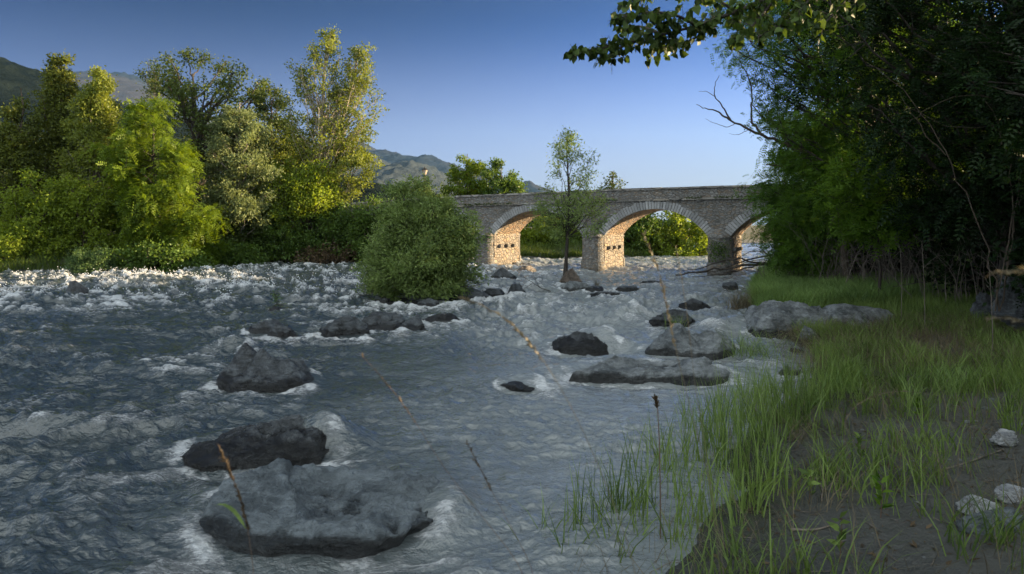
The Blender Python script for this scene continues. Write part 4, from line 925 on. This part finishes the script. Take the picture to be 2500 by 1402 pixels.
# tall grass flowering close to the lens
def grass_stem(label, pts, Y, head, r=.0015, hl=.018, mat='straw', dense=60, leaf=None, group='flowering grass stems near the lens'):
    P_ = px3(pts, Y); foot = P_[0].copy(); g = float(land(foot[None, 0], foot[None, 1])[0])
    if foot[2] > g + .05: P_ = np.vstack([[foot[0] + (P_[0, 0] - P_[1, 0]) * .4, foot[1], max(g, 0) - .02], P_])
    root = empty('flowering_grass', label, 'grass', P_[0], 0, group); z = spline(P_, 40); t = Tubes(); t.add(z, np.linspace(r, r * .45, 40), 5); t.build('stalk', STALK[mat], root, P_[0])
    rg = np.random.RandomState(len(label)); px0 = px3([pts[0]], Y)[0]
    dd = [np.linalg.norm(z - px3([pts[h]], Y)[0], axis=1).argmin() for h in head]; i0, i1 = sorted(dd)
    q = rg.uniform(i0, i1, dense); c = np.stack([np.interp(q, np.arange(40), z[:, i]) for i in range(3)], 1)
    i_ = np.clip(q.astype(int), 0, 38); tan = unit(z[i_ + 1] - z[i_])
    quads('seed_head', leaf_quads(c, tan * 1.2 + rg.normal(size=c.shape) * .35, rg.uniform(.45, .95, dense) * hl, .34, rg), LM[mat], root, rg.uniform(size=dense), P_[0])
    if leaf:
        b = px3(leaf, Y); lf = spline(b, 8); w = (np.sin(np.linspace(.25, math.pi, 8)) * .006)[:, None] * np.array([.6, .5, .3])
        quads('blade', np.stack([lf[:-1] - w[:-1], lf[:-1] + w[:-1], lf[1:] + w[1:], lf[1:] - w[1:]], 1), LM['grass'], root, rg.uniform(size=7), P_[0])
STALK = dict(reed=plain('dark_reed_stalk', (.06, .07, .03), .7), straw=plain('straw_stalk', (.12, .10, .06), .7), dryleaf=plain('brown_stalk', (.10, .06, .035), .7), grass=plain('green_stalk', (.09, .13, .04), .6))
grass_stem('tall tan grass head crossing the pale two-humped boulder', [(1770, 1402), (1735, 1180), (1690, 1010), (1650, 860), (1622, 720), (1600, 610), (1570, 572)], 1.9, (6, 3), hl=.022, dense=90)
grass_stem('slender pale grass stem just right of the tall tan grass head', [(1760, 1402), (1725, 1100), (1695, 940), (1683, 800), (1668, 700), (1650, 600)], 2.1, (5, 4), hl=.012, dense=24)
grass_stem('long arching tan grass head reaching left over the middle of the river', [(1560, 1402), (1500, 1230), (1420, 1040), (1345, 900), (1290, 830), (1240, 770), (1190, 738), (1128, 728)], 1.7, (7, 3), hl=.02, dense=90)
grass_stem('thin dark grass head leaning left below the long arching one', [(1290, 1402), (1200, 1290), (1080, 1140), (1010, 1020), (950, 940), (885, 870)], 2.0, (5, 3), hl=.016, dense=50, mat='dryleaf')
grass_stem('short brown grass head in front of the water right of the largest boulder', [(1310, 1402), (1250, 1290), (1200, 1200), (1165, 1130), (1140, 1080)], 2.0, (4, 2), hl=.018, dense=60, mat='dryleaf')
grass_stem('reddish brown grass head in front of the left end of the largest boulder', [(622, 1402), (608, 1310), (592, 1220), (562, 1150), (532, 1085)], 1.8, (4, 1), hl=.024, dense=90, mat='dryleaf', leaf=[(600, 1290), (570, 1240), (530, 1222), (520, 1235)])
grass_stem('pale straw stem bowed over the mud at the right', [(2080, 1130), (2050, 1040), (2085, 985), (2150, 958), (2210, 952), (2330, 972), (2440, 1020)], 3.6, (1, 4), hl=.022, dense=50)
grass_stem('blurred pale grass head poking in at the right edge', [(2700, 700), (2560, 648), (2490, 652), (2415, 668)], 1.2, (3, 1), hl=.018, dense=60)
grass_stem('second blurred pale grass head at the right edge below the other', [(2650, 900), (2540, 772), (2490, 764), (2408, 776)], 1.3, (3, 1), hl=.014, dense=50)
grass_stem('dark feathery reed head standing over the shore grass', [(1612, 1180), (1610, 1080), (1606, 1000), (1600, 972)], 5.2, (3, 2), hl=.05, dense=90, mat='dryleaf', r=.006)

# sprig on its rock, sedge tufts, seedlings, twigs
def tuft(label, px, py, n, h0, h1, leaf, w=.008, lean=.7, z=None, cat='grass', group=None, rad=.05, seed=0):
    rg = np.random.RandomState(seed + 5); P0 = at(px, py, 1); Yd = yof(py, z or 0.0); P0 = at(px, py, Yd)
    Pb = P0 + np.concatenate([rg.normal(size=(n, 2)) * rad, np.zeros((n, 1))], 1); Hh_ = rg.uniform(h0, h1, n)
    o = quads('grass_tuft', blades(Pb, Hh_, np.full(n, w), rg, lean, .7), LM[leaf], None, np.repeat(rg.uniform(size=n), 3), P0); o.location = P0
    return tag(o, label, cat, group)
def blades(P_, H, W, rng, lean=.35, curve=.6):
    n = len(P_); az = rng.uniform(0, 2 * math.pi, n); d = np.stack([np.cos(az), np.sin(az), np.zeros(n)], 1)
    S = np.stack([-np.sin(az + rng.normal(size=n) * .8), np.cos(az + rng.normal(size=n) * .8), np.zeros(n)], 1)
    ln = rng.uniform(.05, lean, n)[:, None]; cv = rng.uniform(.1, curve, n)[:, None]; H = H[:, None]; W = W[:, None]
    pts = [P_ + d * H * (ln * s + cv * s * s * s) + np.array([0, 0, 1.]) * H * (s - .25 * cv * s ** 3) for s in (0, .38, .72, 1.0)]
    ws = (1.0, .9, .6, .06); out = []
    for i in range(3):
        out.append(np.stack([pts[i] - S * W * ws[i] / 2, pts[i] + S * W * ws[i] / 2, pts[i + 1] + S * W * ws[i + 1] / 2, pts[i + 1] - S * W * ws[i + 1] / 2], 1))
    return np.stack(out, 1).reshape(-1, 4, 3)
tuft('dry brown sedge tuft at the water edge by the bright grass', 1808, 757, 260, .3, .75, 'straw', .010, .6, seed=1, rad=.16)
tuft('green sedge tuft leaning over the water by the dry brown tuft', 1845, 752, 260, .35, .8, 'grass', .011, .6, seed=2, rad=.2)
tuft('small dry grass tuft right of the rocks of the slim young tree', 1458, 703, 60, .2, .6, 'straw', .008, .6, seed=3)
tuft('wispy grass growing between the two-humped boulder and the bank block', 1650, 806, 60, .2, .5, 'grass', .010, .7, seed=4, rad=.09)
tuft('trailing green grass at the right foot of the two-humped boulder', 1830, 870, 200, .3, .6, 'grass', .008, 1.3, seed=5, rad=.25)
grow('willow_sprig', 'tiny green sprig growing on a rock left of the willow bush', 'plant', [(708, 662, 682), (740, 665, 690), (756, 668, 688)], (676, 756), 19.9, 'willow', 'dark', L=.06, n=120, tips=8, seed=65, spread=.04, tr=.01, zbase=.05)
SD = [(1975, 1190, .26, 'seedling with upright leaves on bare mud near the shore grass'), (2150, 1235, .30, 'seedling with yellowish leaves on the mud near the white wrinkled stone'), (2100, 1100, .24, 'small seedling on the mud beside the bowed straw stem'), (2240, 1010, .26, 'leafy seedling in the sparse grass at the right'), (2050, 1330, .3, 'seedling in the dark bottom of the picture')]
for i, (px, py, h_, lb) in enumerate(SD):
    Yd = yof(py, .22); P0 = at(px, py, Yd); P0[2] = float(land(P0[None, 0], P0[None, 1])[0]); rg = np.random.RandomState(i)
    r_ = empty('seedling', lb, 'plant', P0, 0, 'poplar seedlings on the mud'); t = Tubes(); t.add([(0, 0, -.02), (.01, 0, h_ * .5), (.02, .01, h_)], [.004, .003, .002], 5); t.build('stem', STALK['dryleaf'], r_)
    c = np.stack([np.zeros(16), np.zeros(16), np.linspace(.25, 1, 16) * h_], 1); d = rg.normal(size=(16, 3)); d[:, 2] = np.abs(d[:, 2]) * .6 + .3
    quads('leaves', leaf_quads(c, d, rg.uniform(.06, .11, 16), .42, rg), LM['lime' if i % 2 else 'grass'], r_, rg.uniform(size=16))
for i, (a, b, c, lb) in enumerate([((2270, 1140), (2360, 1120), (2450, 1090), 'thin dead twig on mud above the white wrinkled stone'), ((1990, 1130), (2010, 1160), (2005, 1190), 'crooked grey stick on bare mud beside the shore grass'), ((1930, 1250), (1985, 1256), (2040, 1244), 'short dark stick lying on mud near the bottom')]):
    Pm = [at(x, y, yof(y, .22)) for x, y in (a, b, c)]
    for p in Pm: p[2] = float(land(p[None, 0], p[None, 1])[0]) + .012
    t = Tubes(); t.add(spline(Pm, 9), np.linspace(.013, .006, 9), 6); o = t.build('twig', BARK['dead'], None, Pm[0]); o.location = Pm[0]; tag(o, lb, 'twig')
# ivy on the cutwater of the third pier
rg = np.random.RandomState(4); bm_ = []
th_ = rg.uniform(.25, 2.9, 700); zz_ = .55 + 1.2 * rg.beta(2, 2, 700); hw = .58
cu = np.stack([5.385 - hw * np.cos(th_), -.66 * np.sin(th_) ** .8 - rg.uniform(.0, .06, 700), zz_], 1); cu = cu[np.abs(cu[:, 0] - 5.45) < .38 + .1 * rg.normal(size=len(cu))]
iv = quads('ivy', leaf_quads(cu, np.stack([rg.normal(size=len(cu)), -np.abs(rg.normal(size=len(cu))), rg.normal(size=len(cu)) - .6], 1), rg.uniform(.05, .11, len(cu)), .8, rg), LM['shrub'], None, rg.uniform(size=len(cu)))
iv.location = B0; iv.rotation_euler.z = R(ROT); tag(iv, 'ivy patch climbing the third pier of the bridge', 'ivy')
rg = np.random.RandomState(6); n = 1500; uu = rg.uniform(-10, 11, n); keep = perlin(uu * .7, 0 * uu, 3.3) > .05; uu = uu[keep]
pl = np.stack([uu, np.full(len(uu), -.07) - rg.uniform(0, .05, len(uu)), zstr(uu) + .1], 1)
mo = quads('wall_plants', leaf_quads(pl, np.stack([rg.normal(size=len(uu)), -np.abs(rg.normal(size=len(uu))) * .5, rg.normal(size=len(uu)) * .8], 1), rg.uniform(.05, .14, len(uu)), .35, rg), LM['ash'], None, rg.uniform(size=len(uu)))
mo.location = B0; mo.rotation_euler.z = R(ROT); tag(mo, kind='stuff')

# ------------------------------------------------------------------ grass
def scatter(n, Y0, Y1, d0, d1, rng, mask=None, p=1.0):
    y = rng.uniform(Y0 ** p, Y1 ** p, n) ** (1 / p); x = np.interp(y, XSp[:, 0], XSp[:, 1]) + rng.uniform(d0, d1, n)
    if mask is not None:
        k = mask(x, y) > rng.uniform(size=n); x, y = x[k], y[k]
    return np.stack([x, y, land(x, y) - .01], 1)
def grass(name, P_, h0, h1, w, leaf, rng, lean=.35, curve=.6, hm=None):
    H = rng.uniform(h0, h1, len(P_)) * (1 if hm is None else hm)
    Q = blades(P_, H, np.full(len(P_), w) * rng.uniform(.6, 1.3, len(P_)), rng, lean, curve)
    var = np.repeat(np.clip(.5 + .5 * perlin(P_[:, 0] * .8, P_[:, 1] * .8, 3.) + rng.normal(size=len(P_)) * .22, 0, 1), 3)
    return tag(quads(name, Q, LM[leaf], None, var), kind='stuff')
rng = np.random.RandomState(3)
grass('bank_grass', scatter(110000, 18.5, 33, -.1, 7, rng), .30, .66, .018, 'lush', rng)
xb = rng.uniform(-34, 20, 34000); yb = np.interp(xb, YLp[:, 0], YLp[:, 1]) + rng.uniform(-.1, 1, 34000) ** 2 * 7
grass('far_bank_grass', np.stack([xb, yb, land(xb, yb) - .02], 1), .25, .7, .03, 'shrubgrass', rng)
grass('meadow_grass', scatter(95000, 9.0, 19, .2, 9, rng, lambda x, y: smooth(-.3, .35, perlin(x * .7, y * .7, 5.) + .25 * smooth(11, 16, y) + .06 * (x - 6) - .25)), .14, .42, .009, 'grass', rng)
def tufts(n, Y0, Y1, d0, d1, per, rad, rng, mask=None):
    C = scatter(n, Y0, Y1, d0, d1, rng, mask); idx = np.repeat(np.arange(len(C)), rng.poisson(per, len(C)))
    Pq = C[idx] + np.concatenate([rng.normal(size=(len(idx), 2)) * rad, np.zeros((len(idx), 1))], 1)
    Pq[:, 2] = land(Pq[:, 0], Pq[:, 1]) - .01
    return Pq
shore = tufts(200, 4.7, 10.5, -.9, .7, 7, .05, rng, lambda x, y: smooth(-.35, .35, perlin(x * 1.1, y * 1.1, 25.) + .1))
grass('shore_grass', shore, .22, .66, .011, 'grass', rng, .4, .5)
grass('reed_grass', tufts(220, 5.2, 9.8, -.9, .6, 3, .03, rng), .45, .95, .010, 'grass', rng, .16, .15)
grass('sparse_grass', tufts(2000, 4.2, 11.5, .3, 6.5, 7, .045, rng, lambda x, y: smooth(-.2, .5, perlin(x * .9, y * .9, 15.) + .06 + .3 * smooth(7.0, 9.5, y))), .14, .52, .010, 'grass', rng, .45, .6)
grass('lush_tuft_grass', tufts(260, 8.6, 11, .4, 2.6, 16, .07, rng, lambda x, y: smooth(-.1, .4, perlin(x * .8, y * .8, 41.))), .16, .40, .010, 'lush', rng, .5, .5)
grass('dry_grass', tufts(900, 4.2, 15, -.4, 6.5, 8, .09, rng), .10, .45, .005, 'straw', rng, 1.0, .9)
Pm = tufts(420, 10.5, 15.5, .0, 4.5, 14, .2, rng); grass('flattened_straw', Pm, .15, .40, .007, 'straw', rng, 3.2, .6)
P_ = scatter(14000, 4, 22, 0, 8, rng); P_[:, 2] += .012
Q = leaf_quads(P_, np.concatenate([rng.normal(size=(len(P_), 2)), rng.normal(size=(len(P_), 1)) * .15], 1), rng.uniform(.02, .09, len(P_)), .3, rng, np.array([[0, 0, 1.]]) + rng.normal(size=(len(P_), 3)) * .2, .03)
tag(quads('leaf_litter', Q, LM['dryleaf'], None, rng.uniform(size=len(Q))), kind='stuff')

rng = np.random.RandomState(21)
P_ = scatter(2600, 4.2, 16, -.1, 6.5, rng, lambda x, y: smooth(-.1, .5, perlin(x * .6, y * .6, 51.)) + .08); V0, F0 = icosphere(2)
sz = rng.lognormal(-4.35, .55, len(P_)); ax_ = rng.uniform(.6, 1.3, (len(P_), 1, 3)) * np.array([1, 1, .6])
V = (V0[None] * (1 + .25 * perlin(V0[None, :, 0] * 1.5 + np.arange(len(P_))[:, None], V0[None, :, 1] * 1.5, V0[None, :, 2] * 1.5))[..., None] * ax_ * sz[:, None, None] + P_[:, None] + np.array([0, 0, .1]) * sz[:, None, None]).reshape(-1, 3)
Fp = (np.arange(len(P_))[:, None, None] * len(V0) + np.array(F0)[None]).reshape(-1, 3)
tag(mesh('pebbles', V, Fp.tolist(), RM['grey'], smooth_=True), kind='stuff')
P_ = scatter(1500, 4.2, 17, 0, 7, rng); P_[:, 2] += .015; t = Tubes()
for p in P_:
    d = rng.normal(size=3) * [1, 1, .12]; d = d / np.linalg.norm(d) * rng.uniform(.04, .22); t.add([p, p + d * .5 + rng.normal(size=3) * .008, p + d], [.004, .0035, .002], 4)
tag(t.build('twig_litter', BARK['dead']), kind='stuff')

# ------------------------------------------------------------------ camera, light, air
cam = bpy.data.cameras.new('camera'); cam.lens = 24.0; cam.sensor_width = 36; cam.clip_end = 20000; cam.clip_start = .05
cam.shift_y = -(701 - HY) / 2500
cam.dof.use_dof = True; cam.dof.focus_distance = 10; cam.dof.aperture_fstop = 3.3
co_ = link('camera', None); COL.objects.unlink(co_); bpy.data.objects.remove(co_)
camo = bpy.data.objects.new('camera', cam); COL.objects.link(camo); camo.location = (0, 0, CAMH); camo.rotation_euler = (R(90), 0, 0); SC.camera = camo
SUN_AZ, SUN_EL = R(75), R(13)
sl = bpy.data.lights.new('sun', 'SUN'); sl.energy = 5.0; sl.angle = R(.5); sl.color = (1, .74, .43)
so = bpy.data.objects.new('sun', sl); COL.objects.link(so)
sd = Vector((math.sin(SUN_AZ) * math.cos(SUN_EL), math.cos(SUN_AZ) * math.cos(SUN_EL), math.sin(SUN_EL)))
so.rotation_euler = sd.to_track_quat('Z', 'Y').to_euler()
W = bpy.data.worlds.new('World'); SC.world = W; W.use_nodes = True
nt = W.node_tree; bg = nt.nodes['Background']
sky = nt.nodes.new('ShaderNodeTexSky'); sky.sky_type = 'NISHITA'; sky.sun_disc = False
sky.sun_elevation = SUN_EL; sky.sun_rotation = SUN_AZ; sky.air_density = .75; sky.dust_density = .25; sky.ozone_density = 4.5; sky.altitude = 900
gm = nt.nodes.new('ShaderNodeGamma'); gm.inputs[1].default_value = 1.45
sm = nt.nodes.new('ShaderNodeMix'); sm.data_type = 'RGBA'; sm.blend_type = 'MULTIPLY'; sm.inputs[0].default_value = 1; sm.inputs[7].default_value = (.300, .485, .600, 1)
nt.links.new(sky.outputs[0], sm.inputs[6]); nt.links.new(sm.outputs[2], gm.inputs[0])
tcg = nt.nodes.new('ShaderNodeTexCoord'); sg = nt.nodes.new('ShaderNodeSeparateXYZ'); nt.links.new(tcg.outputs['Generated'], sg.inputs[0])
def wramp(sock, a, b, lo, hi):
    o = nt.nodes.new('ShaderNodeMapRange'); o.interpolation_type = 'SMOOTHSTEP'; nt.links.new(sock, o.inputs['Value'])
    for k_, v_ in (('From Min', a), ('From Max', b), ('To Min', lo), ('To Max', hi)): o.inputs[k_].default_value = v_
    return o.outputs[0]
def wmath(op, a, b):
    o = nt.nodes.new('ShaderNodeMath'); o.operation = op; nt.links.new(a, o.inputs[0]); nt.links.new(b, o.inputs[1]); return o.outputs[0]
dk = wmath('MULTIPLY', wramp(sg.outputs[2], .04, .36, 1.0, .42), wramp(sg.outputs[0], -.65, .30, .48, 1.10))
dm = nt.nodes.new('ShaderNodeVectorMath'); dm.operation = 'SCALE'; nt.links.new(gm.outputs[0], dm.inputs[0]); nt.links.new(dk, dm.inputs['Scale'])
pf = wmath('MULTIPLY', wramp(sg.outputs[2], .30, .03, 0.0, .95), wramp(sg.outputs[0], -.75, .3, .45, 1.0))
pm = nt.nodes.new('ShaderNodeMix'); pm.data_type = 'RGBA'; nt.links.new(pf, pm.inputs[0]); nt.links.new(dm.outputs[0], pm.inputs[6]); pm.inputs[7].default_value = (2.05, 2.05, 2.3, 1)
# bright cloud added, unseen, overhead and behind the camera as fill light
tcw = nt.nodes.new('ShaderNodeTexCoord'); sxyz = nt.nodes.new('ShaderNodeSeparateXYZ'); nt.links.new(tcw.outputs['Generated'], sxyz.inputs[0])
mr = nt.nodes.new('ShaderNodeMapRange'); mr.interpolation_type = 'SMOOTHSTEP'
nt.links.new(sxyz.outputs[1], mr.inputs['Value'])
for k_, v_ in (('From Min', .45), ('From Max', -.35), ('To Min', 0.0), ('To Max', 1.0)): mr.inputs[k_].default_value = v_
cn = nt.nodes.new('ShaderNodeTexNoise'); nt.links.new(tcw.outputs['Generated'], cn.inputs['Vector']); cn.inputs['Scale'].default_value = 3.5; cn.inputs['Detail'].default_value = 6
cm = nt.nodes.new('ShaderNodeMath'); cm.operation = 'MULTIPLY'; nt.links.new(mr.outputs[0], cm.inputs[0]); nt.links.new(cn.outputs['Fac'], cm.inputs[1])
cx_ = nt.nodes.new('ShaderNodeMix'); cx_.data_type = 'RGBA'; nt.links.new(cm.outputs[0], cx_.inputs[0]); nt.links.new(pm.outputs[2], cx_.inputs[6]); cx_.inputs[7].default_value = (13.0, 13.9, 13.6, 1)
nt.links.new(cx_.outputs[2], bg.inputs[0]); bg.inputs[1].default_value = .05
M = Mat('haze'); M.N.remove(M.b)
pv = M.n('ShaderNodeVolumePrincipled'); pv.inputs['Color'].default_value = (.28, .56, 1, 1); pv.inputs['Density'].default_value = 4e-5; pv.inputs['Anisotropy'].default_value = .3
M.L.new(pv.outputs[0], M.out.inputs['Volume'])
hz = boxes('haze', [(-6900, 6900, -900, 6900, -6, 930)], M.m); tag(hz, kind='stuff')
SC.view_settings.view_transform = 'Standard'; SC.view_settings.look = 'None'; SC.view_settings.exposure = 2.3; SC.view_settings.gamma = 1
SC.cycles.use_denoising = True
SC.cycles.max_bounces = 6; SC.cycles.diffuse_bounces = 3; SC.cycles.glossy_bounces = 2; SC.cycles.transmission_bounces = 3; SC.cycles.caustics_reflective = False; SC.cycles.caustics_refractive = False
SC.cycles.sample_clamp_indirect = 6
